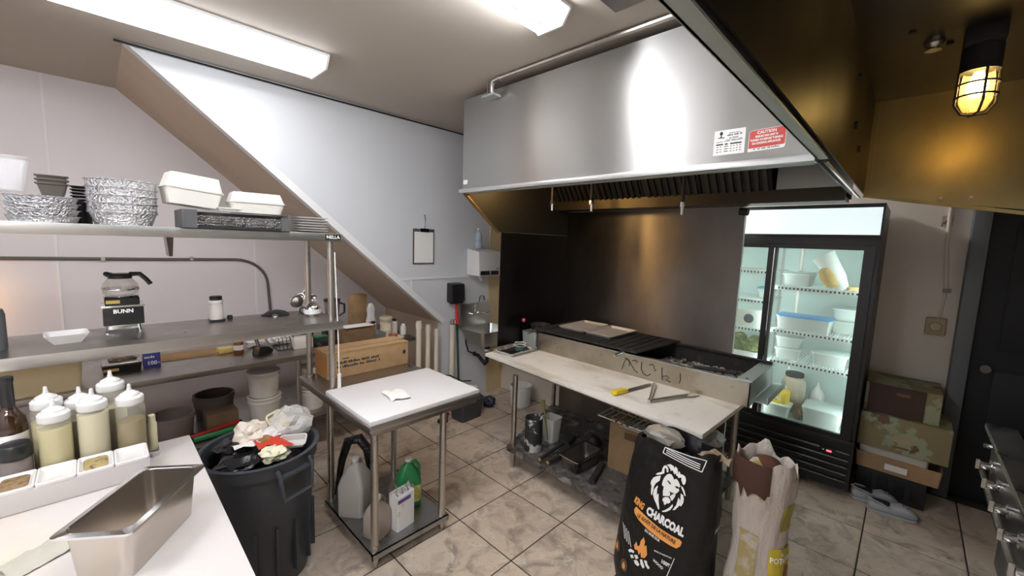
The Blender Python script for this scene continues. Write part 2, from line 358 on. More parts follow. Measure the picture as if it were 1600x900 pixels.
# ================================================================== SIDE HOOD (over the stove)
hd2 = T('exhaust_hood', 'dark greasy side hood with a caged lamp at upper right', 'hood', (2.0, -.5, HB))
E2, I2 = 3.5, 2.75
m_inner = mat('dark greasy steel', (.045, .037, .026), .42, .6, rvar=((1.2, 1.2, 1.2), .35, .5), var=[(1.1, (.022, .019, .015), .4, .7)])
M().box(-.4, HX-.02, .275, .31, HB, HB+.006).box(-.4, HX-.02, .305, .312, HB, I2).done('front_panel', m_galv, hd2)
M().box(-.4, E2, .268, .274, HB+.02, I2).done('front_inner', m_inner, hd2)
M().box(-.4, E2+.01, -1.69, .312, I2, I2+.012).done('top_panel', m_inner, hd2)
M().prism([(.27, HB), (.27, I2), (-1.69, I2), (-1.69, 1.88)], 'x', E2, E2+.01).done('end_panel', m_gold, hd2)
M().box(E2-.012, E2, .24, .268, HB-.005, I2).done('corner_angle', m_gold, hd2)
M().prism([(.262, HB-.004), (.262, HB+.016), (-1.69, 1.816), (-1.69, 1.796)], 'x', E2-.02, E2).done('bottom_flange', m_gold, hd2)
M().tube([(HX+.02, .29, HB), (E2, .29, HB)], .008, 6).done('joint_strip', m_chrome, hd2)
M().box(-.4, -.39, -1.69, .3, HB, I2).done('end_panel', m_inner, hd2)
for x, z in ((2.55, 2.62), (2.62, 2.42), (2.85, 2.35)): M().cyl((x, .269, z), (x, .255, z), .018, n=8).done('bolt', m_mblack, hd2)
M().at(2.67, .03, I2).lathe([(.035, 0), (.035, -.012), (.02, -.03), (.028, -.034), (.028, -.038), (0, -.038)], 14).done('detector', m_steel, hd2)
for x, y in ((2.5, .1), (2.72, -.02)): M().cyl((x, y, I2), (x, y, I2-.008), .012, n=8).done('bolt', m_mblack, hd2)
for y in (-.08, -.2): M().cyl((E2-.001, y, 2.14), (E2-.03, y, 2.14), .008, n=8).done('stud', m_leg, hd2)
# caged jar lamp
lx, ly = 2.66, -.12
lamp = T('hood_lamp', 'lit caged jar lamp hanging inside the side hood', 'lamp', (lx, ly, 2.42))
M().box(lx-.075, lx+.075, ly-.06, ly+.06, I2-.07, I2-.0005).done('junction_box', m_mblack, lamp, bev=.006)
M().cyl((lx, ly, I2-.07), (lx, ly, 2.58), .062, n=16).done('socket', m_mblack, lamp)
M().at(lx, ly, 0).lathe([(.045, 2.58), (.05, 2.54), (.05, 2.46), (.035, 2.425), (0, 2.42)], 16).done('jar', mat('jar glass', (.9, .8, .5), .1, alpha=.25), lamp)
M().at(lx, ly, 0).lathe([(.014, 2.58), (.02, 2.565), (.032, 2.53), (.03, 2.50), (.015, 2.48), (0, 2.478)], 14).done('bulb', mat('lit bulb', (1, .75, .3), .4, emit=24, ecol=(1, .66, .2)), lamp)
cg = M()
for a in range(4):
    c, s_ = math.cos(a*PI/2+.3), math.sin(a*PI/2+.3)
    cg.tube([(lx+c*.062, ly+s_*.062, 2.585), (lx+c*.064, ly+s_*.064, 2.45), (lx+c*.04, ly+s_*.04, 2.41), (lx, ly, 2.405)], .0045, 6)
for z in (2.53, 2.48): cg.tube([(lx+.064*math.cos(i*PI/10), ly+.064*math.sin(i*PI/10), z) for i in range(21)], .004, 6)
cg.done('cage', m_mblack, lamp)
# ================================================================== WORK TABLE, OVERSHELF
m_label = mat('black label', (.01, .01, .01), .4)
wt = T('work_table', 'small steel work table with a white cutting board top, open undershelf', 'table', (1.3, 2.3, 0))
M().box(.935, 1.68, 1.885, 2.93, .795, .83).done('table_top', m_table, wt, bev=.006)
M().box(.95, 1.665, 1.90, 2.91, .77, .795).done('apron', m_table, wt)
LG = [(.985, 1.935), (1.43, 1.935), (.985, 2.52), (1.43, 2.52)]
for x, y in LG:
    l = M().cyl((x, y, .03), (x, y, .77), .0205, n=16).done('leg', m_leg, wt)
    M().cyl((x, y, 0), (x, y, .035), .016, .021, n=12).done('foot', m_leg, l)
    M().cyl((x, y, .05), (x, y, .125), .0245, n=12).done('shelf_clamp', m_leg, l)
M().box(.955, 1.46, 1.905, 2.55, .09, .097).box(.955, 1.46, 1.905, 1.91, .06, .097).box(.955, .96, 1.905, 2.55, .06, .097).box(1.455, 1.46, 1.905, 2.55, .06, .097).box(.955, 1.46, 2.545, 2.55, .06, .097).done('undershelf', mat('worn shelf steel', (.38, .38, .38), .38, 1, var=[(8, (.2, .18, .16), .5, .75)]), wt)
tag(M().box(.94, 1.675, 1.888, 2.47, .8305, .858).done('cutting_board', m_board, bev=.006), 'clean white cutting board covering the small steel work table', 'cutting board')
# crumpled receipt on the board: a folded sheet
rc = M(); g = [[None]*5 for _ in range(5)]
for i in range(5):
    for j in range(5):
        g[i][j] = rc.v((1.155+.028*i+.02*(j/4), 2.06+.04*j-.01*i, .8592+.016*abs(math.sin(i*1.3+j*.9))))
for i in range(4):
    for j in range(4): rc.face([g[i][j], g[i+1][j], g[i+1][j+1], g[i][j+1]])
tag(rc.done('receipt', m_paper), 'thin crumpled white paper lying on the small cutting board', 'paper')

os_ = T('overshelf', 'two-tier steel overshelf on posts, standing beside the small work table', 'shelf', (.99, 2.5, .83))
for z0, z1, nm in ((1.235, 1.285, 'middle_shelf'), (1.765, 1.812, 'top_shelf')):
    s = M().box(-1.3, 1.045, 2.45, 2.93, z1-.006, z1).done(nm, m_table, os_)
    M().box(-1.3, 1.045, 2.445, 2.452, z0, z1).done('front_edge', m_edge, s, bev=.002)
    M().box(-1.3, 1.045, 2.928, 2.935, z0, z1).box(1.04, 1.047, 2.45, 2.93, z0, z1).box(-1.3, -1.293, 2.45, 2.93, z0, z1).done('rear_edge', m_edge, s, bev=.002)
    M().box(.1, .14, 2.46, 2.92, z0+.005, z1-.007).done('stiffener', m_table, s)
for y in (2.50, 2.88):
    p = M().cyl((.995, y, .83), (.995, y, 1.765), .0185, n=16).done('post', m_leg, os_)
    M().cyl((.995, y, .8305), (.995, y, .85), .03, n=12).done('collar', m_leg, p)
    M().cyl((-1.25, y, .0), (-1.25, y, 1.765), .0185, n=16).done('post', m_leg, os_)
M().prism([(.27, 1.76), (.30, 1.76), (.292, 1.66), (.278, 1.66)], 'y', 2.80, 2.925).done('bracket', m_dsteel, os_)
nl = M().box(.945, 1.035, 2.4435, 2.4449, 1.773, 1.804).done('maker_label', m_label, os_, smooth=0)
text('lettering', 'NELLA', .026, m_prt, nl, frame((.99, 2.4432, 1.7885), (1, 0, 0), (0, 0, 1)), 1.0, .0008)
M().tube([(1.01, 2.475, 1.70), (1.015, 2.47, 1.45), (1.02, 2.462, 1.15), (1.022, 2.46, .90)], .0035, 6).done('hanging_cord', m_prt, os_)
M().cyl((1.022, 2.46, .86), (1.022, 2.46, .95), .011, n=10).done('cord_plug', m_white, os_)

# ---- cardboard box on the table
cb = T('cardboard_box', 'long brown cardboard box with black print on the small work table', 'box', (1.36, 2.82, .83))
M().box(1.05, 1.665, 2.72, 2.93, .8305, 1.005).done('carton', m_card, cb, bev=.003)
M().box(1.048, 1.667, 2.716, 2.80, 1.0055, 1.009).done('flap', m_card, cb)
M().box(1.048, 1.667, 2.815, 2.934, 1.0055, 1.010).done('flap', m_card, cb)
M().at(1.0495, 2.83, .92, ry=-PI/2).prism([(.02*math.cos(a*PI/6), .035*math.sin(a*PI/6)) for a in range(12)], 'z', 0, .0008).done('hand_hole', m_mblack, cb, smooth=0)
M().box(1.0485, 1.0498, 2.74, 2.91, .85, .99).done('orange_print', mat('orange print', (.45, .2, .06), .8), cb, smooth=0)
for z, words, h in ((.935, [(0, .075), (.08, .165), (.175, .235), (.245, .31)], .017), (.907, [(0, .03), (.04, .15), (.16, .20), (.21, .285), (.305, .315)], .017), (.963, [(.04, .085)], .010)):
    greek(cb, frame((1.115, 2.7194, z), (1, 0, 0), (0, 0, 1)), words, h, m_ink)
for z in (.93, .905, .87): greek(cb, frame((1.058, 2.7194, z), (1, 0, 0), (0, 0, 1)), [(0, .018)], .012, m_ink)
M().at(1.63, 2.7192, .93).prism([(.012*math.cos(a*PI/5), .018*math.sin(a*PI/5)) for a in range(10)], 'y', -.0004, 0).done('stamp', m_ink, cb, smooth=0)

# ================================================================== FOREGROUND COUNTER
ct = T('counter', 'white topped steel prep counter in the left foreground', 'counter', (-.4, 1.6, 0))
M().box(-1.35, .262, .93, 2.26, .80, .845).done('counter_top', m_table, ct, bev=.006)
for x in (-1.28, .2):
    for y in (1.0, 2.19): M().cyl((x, y, 0), (x, y, .80), .0205, n=14).done('leg', m_leg, ct)
M().box(-1.3, .22, .99, 2.2, .22, .24).done('undershelf', m_table, ct)
tag(M().box(-1.345, .258, .935, 2.255, .8455, .882).done('cutting_board', mat('large board', (.58, .54, .525), .4, var=[(2.6, (.60, .50, .38), .56, .78), (11, (.66, .58, .48), .6, .8)]), bev=.006), 'large stained white cutting board on the foreground counter', 'cutting board')
ZB = .8825
# deep steel insert pan, turned
PM = Matrix.Translation((.05, 1.53, ZB)) @ Matrix.Rotation(math.radians(53.5), 4, 'Z')
pan = T('steel_pan', 'deep rectangular stainless steel pan on the foreground cutting board', 'pan', (.05, 1.53, ZB), math.radians(53.5))
pm = M(); pm.t = PM
pm.tub(.302, .155, .145, taper=.012, r=.03, th=.0025, n=6)
pm.done('body', mat('pan steel', (.60, .55, .50), .27, 1), pan)
pr_ = M(); pr_.t = PM
pr_.loft([rr(.303, .156, .03, .145, 6), rr(.328, .181, .014, .1455, 6), rr(.331, .184, .014, .1415, 6), rr(.331, .184, .014, .1475, 6), rr(.30, .153, .03, .1495, 6), rr(.297, .150, .028, .146, 6)], False, False)
pr_.done('rim', m_chrome, pan)
cl = M(); cl.t = Matrix.Translation((-.13, 1.66, ZB)) @ Matrix.Rotation(.5, 4, 'Z')
G = [[cl.v((-.10+.2*i/14, -.05+.1*j/8, .004+.026*max(0, 1-abs(j-4)/4.2)*(.6+.4*noise.noise((i*.5, j*.6, 3)))+.008*noise.noise((i*.7, j*.9, 1)))) for j in range(9)] for i in range(15)]
for i in range(14):
    for j in range(8): cl.face([G[i][j], G[i+1][j], G[i+1][j+1], G[i][j+1]])
tag(cl.done('cloth', mat('damp cloth', (.42, .40, .34), .8), smooth=60), 'small crumpled off-white cloth beside the deep steel pan', 'cloth')
# condiment holder: a long white tray with five wells
m_cer = mat('white ceramic', (.66, .635, .625), .22)
ch = T('condiment_tray', 'long white condiment tray with square wells on the counter', 'tray', (-.2, 2.0, ZB))
PW = .093
xs = [.103-PW*(6-i) for i in range(7)]
q = M(); x0, x1 = xs[0], xs[-1]
q.prism([(1.955, ZB), (2.055, ZB), (2.068, ZB+.078), (1.932, ZB+.078)], 'x', x0, x1).done('body', m_cer, ch, bev=.003)
for i, (a_, b_) in enumerate(zip(xs, xs[1:])):
    q = M().at((a_+b_)/2, 2.0, ZB)
    q.loft([rr(.092, .138, .010, .0785), rr(.092, .138, .010, .087), rr(.089, .135, .010, .0885), rr(.080, .124, .009, .0885), rr(.078, .121, .009, .086), rr(.072, .112, .014, .079)], False, False)
    q.done('well_rim', m_cer, ch)
    wl = M().at((a_+b_)/2, 2.0, ZB); wl.loft([rr(.078, .121, .009, .0862), rr(.066, .10, .014, .0792)], False, True); wl.done('well', m_cer, ch)
    if i in (2, 4):
        q = M().at((a_+b_)/2, 2.0+.012, ZB)
        q.loft([rr(.064, .092, .01, .0795), rr(.058, .084, .01, .083), rr(.03, .04, .01, .0865)], False, True)
        q.done('spice', mat('spice %d' % i, (.25, .16, .08) if i == 2 else (.35, .27, .12), .9, var=[(60, (.12, .08, .03), .5, .65)], bump=(90, .6)), ch)
# squeeze bottles
m_oil = [mat('pale oil', (.52, .45, .22), .35, sub=.2), mat('amber oil', (.17, .10, .005), .3), mat('cream sauce', (.58, .52, .35), .4)]
m_cap = mat('bottle cap', (.68, .67, .66), .35)
m_sq = mat('squeeze plastic', (.78, .76, .64), .3, alpha=.2)
def bottle(label, x, y, h, fill, mo, r=.0435, z=ZB):
    t = T('squeeze_bottle', label, 'bottle', (x, y, z), group='squeeze bottles on the counter')
    b = h-.075
    M().at(x, y, z).lathe([(r-.003, 0), (r-.0005, .006), (r, b-.025), (r-.002, b-.01), (r-.008, b), (r-.008, b+.004)], 28).done('body', m_sq, t)
    M().at(x, y, z).lathe([(r-.005, .003), (r-.002, .008), (r-.0015, fill*b)], 28).done('contents', mo, t)
    cp = M().at(x, y, z).lathe([(r-.004, b-.004), (r-.002, b), (r-.002, b+.022), (r-.006, b+.027), (r-.013, b+.028), (r-.015, b+.036), (r-.025, b+.042), (.009, b+.048)], 28).done('cap', m_cap, t)
    M().at(x, y, z).lathe([(.009, b+.046), (.006, b+.06), (.005, b+.072), (0, b+.075)], 12).done('nozzle', m_cap, cp)
bottle('squeeze bottle of pale oil, front row, nearest the dark glass bottle', -.132, 2.118, .31, .88, m_oil[0])
bottle('squeeze bottle of cream sauce, in the middle of the front row', -.036, 2.12, .325, .93, m_oil[2])
bottle('squeeze bottle half full of amber oil, at the right of the front row', .066, 2.118, .32, .72, m_oil[1])
bottle('squeeze bottle behind the pale oil one, left in the back row', -.152, 2.208, .335, .8, m_oil[0])
bottle('squeeze bottle with only its cap showing, between the two rows', -.07, 2.21, .315, .8, m_oil[2])
bottle('tall squeeze bottle at the back right of the bottle cluster', .017, 2.21, .36, .75, m_oil[2])
t = T('sauce_bottle', 'slim pale sauce bottle in a small white dish at the tray end', 'bottle', (.128, 2.16, ZB+.012))
M().at(.128, 2.165, ZB+.013).lathe([(.014, 0), (.016, .005), (.0155, .11), (.012, .12), (.012, .145), (.009, .148)], 18).done('body', m_oil[2], t)
tag(M().at(.128, 2.155, ZB).tub(.04, .10, .02, taper=.004, r=.016, th=.003).done('dish', m_cer), 'small white dish under the slim sauce bottle', 'dish')
t = T('glass_bottle', 'dark brown glass bottle with a black neck at the left edge', 'bottle', (-.240, 2.205, ZB))
M().at(-.240, 2.205, ZB).lathe([(.038, 0), (.042, .01), (.042, .21), (.038, .24), (.022, .27), (.0155, .285), (.0155, .30)], 24).done('glass', mat('brown glass', (.035, .014, .006), .08, coat=.5), t)
M().at(-.240, 2.205, ZB).lathe([(.0165, .283), (.017, .29), (.0165, .37), (.0185, .373), (.0185, .388), (.016, .39)], 20).done('neck_wrap', m_black, t)
M().at(-.240, 2.205, ZB).lathe([(.0425, .05), (.0425, .19)], 24, cap0=False, cap1=False).done('paper_label', m_paper, t)
t = T('spice_jar', 'short jar with a black lid at the left edge of the counter', 'jar', (-.226, 2.113, ZB))
M().at(-.226, 2.113, ZB).lathe([(.037, 0), (.039, .005), (.039, .12), (.034, .13)], 24).done('jar_body', mat('smoky jar', (.18, .15, .14), .15, coat=.4), t)
M().at(-.226, 2.113, ZB).lathe([(.040, .128), (.041, .132), (.041, .17), (.036, .178), (0, .18)], 24).done('lid', m_black, t)

# ================================================================== TRASH CAN
TX, TY, TR, TH = .555, 2.33, .262, .70
tc = T('trash_can', 'grey round plastic trash can full of waste by the counter', 'trash can', (TX, TY, 0))
M().at(TX, TY, 0).lathe([(.205, 0), (.21, .01), (TR-.012, TH-.07), (TR, TH-.065), (TR+.004, TH-.01), (TR+.012, TH-.008), (TR+.014, TH), (TR, TH+.004), (TR-.008, TH), (TR-.02, TH-.08), (.205, .02)], 48).done('barrel', m_grey, tc)
for a in (-1.25, PI-1.25):
    c, s_ = math.cos(a), math.sin(a); hb = M()
    hb.at(TX+c*(TR+.005), TY+s_*(TR+.005), 0, rz=a)
    hb.tube([(-.012, -.085, TH-.03), (.012, -.085, TH-.06), (.02, -.075, TH-.18), (.02, .075, TH-.18), (.012, .085, TH-.06), (-.012, .085, TH-.03)], .011, 8)
    hb.box(-.02, .018, -.075, .075, TH-.072, TH-.06)
    hb.done('handle', m_grey, tc)
for k in range(16):
    a = k*PI/8
    M().at(TX, TY, 0, rz=a).box(.222, .245, -.006, .006, .08, .36).done('rib', m_grey, tc)
def crumple(name, label, cat, x, y, z, sx, sy, sz, mt, seed, amp=.35, sub=3, freq=2.2, rz=0, sharp=0, flat=25):
    bm = bmesh.new(); bmesh.ops.create_icosphere(bm, subdivisions=sub, radius=1)
    R = Matrix.Rotation(rz, 3, 'Z')
    for v in bm.verts:
        n_ = noise.noise(v.co*freq+Vector((seed*7.3, seed, 0))); n2 = noise.noise(v.co*freq*2.6+Vector((seed, 0, seed*3.1)))
        p = v.co*(1+amp*n_+amp*.55*n2); v.co = R @ Vector((p.x*sx, p.y*sy, p.z*sz)) + Vector((x, y, z))
    m = M(); m.b.free(); m.b = bm
    o = m.done(name, mt, smooth=flat)
    return tag(o, label, cat)
m_film = mat('clear film', (.85, .84, .82), .15, alpha=.42, bump=(30, .8, .02))
ZT = TH-.02
m_bag = mat('black bin liner', (.012, .012, .014), .25, bump=(25, .6, .02))
crumple('bin_liner', 'shiny black bin liner filling the grey trash can', 'bin bag', TX, TY, ZT-.10, .2, .2, .075, m_bag, 3, .1)
crumple('waste_bag', 'crumpled black plastic bag at the front of the trash can', 'bag', TX-.11, TY-.075, ZT-.01, .10, .08, .035, m_bag, 5)
crumple('waste_bag', 'crumpled black plastic bag at the left rim of the trash can', 'bag', TX-.10, TY+.09, ZT+.005, .09, .085, .04, m_bag, 8)
crumple('plastic_film', 'ball of clear plastic film at the right rim of the trash can', 'plastic', TX+.165, TY+.05, ZT+.075, .10, .11, .085, m_film, 11, .3)
crumple('plastic_film', 'white translucent film wad in the middle of the trash can', 'plastic', TX+.07, TY+.03, ZT+.045, .06, .055, .045, mat('white film', (.85, .84, .83), .3, alpha=.8, bump=(30, .8)), 17)
crumple('plastic_film', 'pale plastic wad with a yellow tint at the front of the trash can', 'plastic', TX+.03, TY-.12, ZT+.01, .065, .05, .04, mat('pale film', (.72, .68, .5), .3, bump=(30, .6)), 23)
crumple('paper_bag', 'crumpled grease-stained white paper at the back of the trash can', 'paper', TX-.02, TY+.09, ZT+.055, .085, .075, .07, mat('stained paper', (.72, .65, .57), .6, var=[(12, (.5, .33, .18), .55, .7)]), 29, .45, 3, 1.6, 0, 0, 15)
crumple('food_scrap', 'brown greasy wad among the waste in the trash can', 'waste', TX+.035, TY+.0, ZT+.035, .045, .04, .03, mat('greasy brown', (.3, .16, .06), .25, bump=(30, .5)), 31)
fc = M(); fc.t = Matrix.Translation((TX+.10, TY+.13, ZT+.06)) @ Matrix.Rotation(.6, 4, 'Z') @ Matrix.Rotation(1.0, 4, 'X')
fc.tub(.11, .11, .03, .012, .02, .003, .006)
tag(fc.done('foam_box', mat('cream foam', (.80, .70, .50), .6)), 'cream foam food box standing upright in the trash can', 'box')
pk = M(); P_ = [[pk.v((TX-.03+.035*i, TY-.085+.045*j-.02*i, ZT+.035+.012*math.sin(i*2+j)+.012*(2-abs(i-2)))) for j in range(4)] for i in range(5)]
for i in range(4):
    for j in range(3): pk.face([P_[i][j], P_[i+1][j], P_[i+1][j+1], P_[i][j+1]])
tag(pk.done('red_wrapper', mat('red film', (.62, .045, .02), .4, bump=(40, .3))), 'bright red plastic wrapper on top of the trash', 'wrapper')
pk = M(); P_ = [[pk.v((TX-.12+.04*i, TY-.02+.03*j, ZT+.04+.008*math.sin(i*2.3+j*1.7))) for j in range(3)] for i in range(4)]
for i in range(3):
    for j in range(2): pk.face([P_[i][j], P_[i+1][j], P_[i+1][j+1], P_[i][j+1]])
tag(pk.done('paper_scrap', m_paper), 'white paper scrap beside the red wrapper in the trash can', 'paper')
cr = M()
cr.at(TX+.125, TY-.10, ZT+.02, rz=-.5, rx=.35).tub(.12, .07, .03, .008, .012, .002, .006)
tag(cr.done('plastic_scrap', mat('clear lid', (.7, .68, .66), .12, alpha=.7)), 'broken clear plastic container at the right front of the trash can', 'plastic')
# ================================================================== ITEMS ON THE TOP SHELF (z = 1.812)
ZS = 1.8125
def stack_pan(name, label, x, y, z, r, h, n, mt, flare=.012):
    """a stack of nested round foil pans: each pan is a thing"""
    for k in range(n):
        zz = z+k*h
        o = M().at(x, y, zz).lathe([(r-flare, 0), (r-.002, h*.92 if n > 1 else h), (r+.004, h*.92 if n > 1 else h), (r+.004, h), (r-.004, h), (r-flare-.003, .002)], 40).done(name, mt)
        tag(o, label % ORD[n-1-k], 'foil pan', 'stacked foil pans')
def clear_bin(label, x, y, z, w, d, h, rz=0):
    q = M().at(x, y, z, rz=rz).tub(w, d, h, taper=.018, r=.03, th=.002, rim=.008)
    return tag(q.done('plastic_container', m_clear), label, 'container')
stack_pan('foil_pan', 'round foil pan, %s of the low stack on the top shelf', -.135, 2.56, ZS, .105, .026, 4, m_foil)
stack_pan('foil_pan', 'round foil pan, %s of the tall stack on the top shelf', .105, 2.56, ZS+.062, .118, .033, 4, m_foil, .002)
o = M().at(.105, 2.56, ZS).lathe([(.095, 0), (.112, .05), (.118, .052), (.118, .061), (.11, .061), (.09, .004)], 40).done('foil_pan', m_foil); tag(o, 'deep crimped foil pan under the tall foil stack', 'foil pan')
clear_bin('clear plastic container upside down at the left end of the top shelf', -.345, 2.66, ZS, .17, .16, .12)
m_clear2 = mat('clear plastic tub', (.85, .85, .88), .12, alpha=.22)
q = M().at(-.26, 2.60, ZS+.1215).tub(.19, .15, .13, .02, .03, .002, .006); tag(q.done('plastic_container', m_clear2), 'clear lidded plastic tub on top of the other at the left edge', 'container')
for k in range(3):
    q = M().at(-.105, 2.60, ZS+.106+k*.016); q.tub(.085, .075, .055, .012, .01, .002, .006)
    tag(q.done('black_container', mat('dark taupe plastic', (.10, .085, .075), .4)), 'small dark plastic container nested on the low foil stack, '+ORD[2-k], 'container', 'nested dark containers')
for k in range(5):  # stack of small flat black lids
    tag(M().at(-.03, 2.70, ZS+.10+k*.014).tub(.05, .05, .01, .003, .008, .002, .004).done('black_lid', m_black), 'small black lid in the stack between the foil stacks, '+ORD[4-k], 'dish', 'stack of black lids')
tag(M().at(-.03, 2.70, ZS).lathe([(.035, 0), (.04, .09), (.04, .099)], 18).done('dark_cup', m_black), 'dark cup under the stacked black lids', 'cup')
# box of foil sheets with foam containers on it
bx = T('tray_box', 'open dark tray box of foil sheets at the right of the top shelf', 'box', (.52, 2.55, ZS))
m_dk = mat('dark tray', (.09, .09, .095), .5)
M().box(.305, .75, 2.425, 2.66, ZS, ZS+.012).done('base', m_mblack, bx)
M().box(.293, .305, 2.42, 2.66, ZS, ZS+.085).done('side', m_dk, bx, bev=.002)
M().box(.742, .754, 2.42, 2.66, ZS, ZS+.085).done('side', m_dk, bx, bev=.002)
M().box(.305, .742, 2.65, 2.66, ZS+.012, ZS+.085).done('back', m_dk, bx)
M().box(.305, .35, 2.42, 2.43, ZS, ZS+.085).done('front_flap', m_dk, bx)
M().box(.71, .742, 2.42, 2.43, ZS, ZS+.07).done('front_flap', m_dk, bx)
for k in range(4):
    f = M(); n_ = 26
    top = [[f.v((.35+.36*i/n_, 2.432+.2*j, ZS+.014+.0125*k+.004*noise.noise((i*.9, k*5+j, 2)))) for i in range(n_+1)] for j in range(2)]
    bot = [[f.v((.35+.36*i/n_, 2.432+.2*j, ZS+.014+.0125*k+.010+.003*noise.noise((i*.9, k*5+j, 7)))) for i in range(n_+1)] for j in range(2)]
    for i in range(n_):
        f.face([top[0][i], top[0][i+1], bot[0][i+1], bot[0][i]]); f.face([bot[0][i], bot[0][i+1], bot[1][i+1], bot[1][i]]); f.face([top[0][i], top[0][i+1], top[1][i+1], top[1][i]])
    tag(f.done('foil_sheet', m_foil2, smooth=0), 'crinkled foil sheet in the dark tray box, '+ORD[3-k], 'foil sheet', 'foil sheets in the tray box')
def foam(label, x, y, z, w, d, h, rz, rx, ry=0):
    t = T('foam_container', label, 'container', (x, y, z))
    q = M(); q.t = Matrix.Translation((x, y, z)) @ Matrix.Rotation(rz, 4, 'Z') @ Matrix.Rotation(ry, 4, 'Y') @ Matrix.Rotation(rx, 4, 'X'); tt = q.t.copy()
    q.loft([rr(w-.03, d-.03, .02, 0), rr(w, d, .025, h*.5), rr(w+.012, d+.012, .028, h*.5), rr(w+.012, d+.012, .028, h*.54)], True, True).done('base', m_foam, t)
    q = M(); q.t = tt
    q.loft([rr(w+.01, d+.01, .028, h*.545), rr(w, d, .025, h*.56), rr(w-.03, d-.03, .02, h)], True, True).done('lid', m_foam, t)
foam('white foam container tilted on the left end of the tray box', .345, 2.56, ZS+.105, .22, .18, .145, .1, 0, .09)
foam('white foam container lying on the right end of the tray box', .625, 2.56, ZS+.088, .245, .18, .105, -.05, 0)
tag(M().at(.49, 2.50, ZS+.088).tub(.09, .08, .018, .01, .012, .002, .004).done('foam_tray', m_foam), 'small white foam tray between the two foam containers', 'tray')
for k in range(6):
    q = M().at(.89, 2.55, ZS+k*.0145, rz=.03*math.sin(k*2))
    q.loft([rr(.10, .10, .012, 0), rr(.175, .175, .02, .0095), rr(.178, .178, .02, .0125), rr(.17, .17, .02, .0128), rr(.11, .11, .012, .0045)])
    tag(q.done('plate', m_cer), 'square white plate at the right end of the top shelf, '+ORD[5-k], 'plate', 'stack of square plates')

# ================================================================== ITEMS ON THE MIDDLE SHELF (z = 1.285)
ZM = 1.2855
q = M().at(-.105, 2.66, ZM, rz=.08); q.loft([rr(.085, .085, .006, 0), rr(.135, .135, .008, .038), rr(.138, .138, .008, .042), rr(.128, .128, .008, .042), rr(.08, .08, .006, .006)])
tag(q.done('square_bowl', m_cer), 'square white flared dish on the left of the middle shelf', 'dish')
q = M().at(-.30, 2.62, ZM); q.lathe([(.03, 0), (.033, .01), (.033, .15), (.028, .17)], 20); tag(q.done('dark_canister', m_dk), 'dark canister at the left edge of the middle shelf', 'canister')
# coffee warmer with decanter
cx, cy = .085, 2.842
cw = T('coffee_warmer', 'black coffee warmer with a glass jug on top, on the middle shelf', 'coffee maker', (cx, cy, ZM))
for x in (-.06, .06):
    for y in (-.06, .06): M().cyl((cx+x, cy+y, ZM), (cx+x*.95, cy+y*.95, ZM+.035), .006, n=8).done('foot', m_chrome, cw)
M().box(cx-.06, cx+.06, cy-.06, cy+.06, ZM+.012, ZM+.04).done('drip_base', m_chrome, cw, bev=.004)
M().prism([(cy-.075, ZM+.035), (cy-.08, ZM+.125), (cy+.075, ZM+.125), (cy+.075, ZM+.035)], 'x', cx-.072, cx+.078).done('body', m_black, cw, bev=.005)
M().box(cx-.076, cx+.082, cy-.083, cy+.078, ZM+.125, ZM+.135).done('top_trim', m_chrome, cw, bev=.002)
M().box(cx-.062, cx+.065, cy-.07, cy+.07, ZM+.135, ZM+.170).done('upper_body', m_mblack, cw, bev=.004)
M().box(cx-.058, cx-.008, cy-.0715, cy-.0695, ZM+.144, ZM+.160).done('yellow_label', mat('brass label', (.62, .45, .12), .4), cw, smooth=0)
M().at(cx, cy, ZM+.170).lathe([(.066, 0), (.07, .004), (.066, .008)], 24).done('hot_plate', m_chrome, cw)
text('lettering', 'BUNN', .026, m_prt, cw, frame((cx+.002, cy-.0815, ZM+.105), (1, 0, 0), (0, .05, 1)), 1.0, .0008)
dc = T('coffee_pot', 'round glass coffee jug with a black handle on the warmer', 'coffee pot', (cx, cy, ZM+.179))
M().at(cx, cy, ZM+.179).lathe([(.055, 0), (.066, .008), (.071, .03), (.066, .055), (.05, .078), (.042, .086)], 28).done('glass', mat('pot glass', (.75, .68, .6), .05, alpha=.35), dc)
M().at(cx, cy, ZM+.179).lathe([(.071, .026), (.0725, .028), (.0725, .033), (.0705, .036)], 28, cap0=False, cap1=False).done('steel_band', m_chrome, dc)
M().at(cx, cy, ZM+.179).lathe([(.044, .083), (.046, .086), (.046, .10), (.04, .108), (0, .11)], 24).done('collar', m_black, dc)
M().tube([(cx+.035, cy, ZM+.283), (cx+.075, cy, ZM+.283), (cx+.098, cy, ZM+.255), (cx+.115, cy, ZM+.228)], .011, 8).done('handle', m_black, dc)
M().tube([(cx-.03, cy, ZM+.275), (cx-.052, cy, ZM+.287), (cx-.058, cy, ZM+.289)], .012, 8, [.016, .011, .006]).done('spout', m_black, dc)
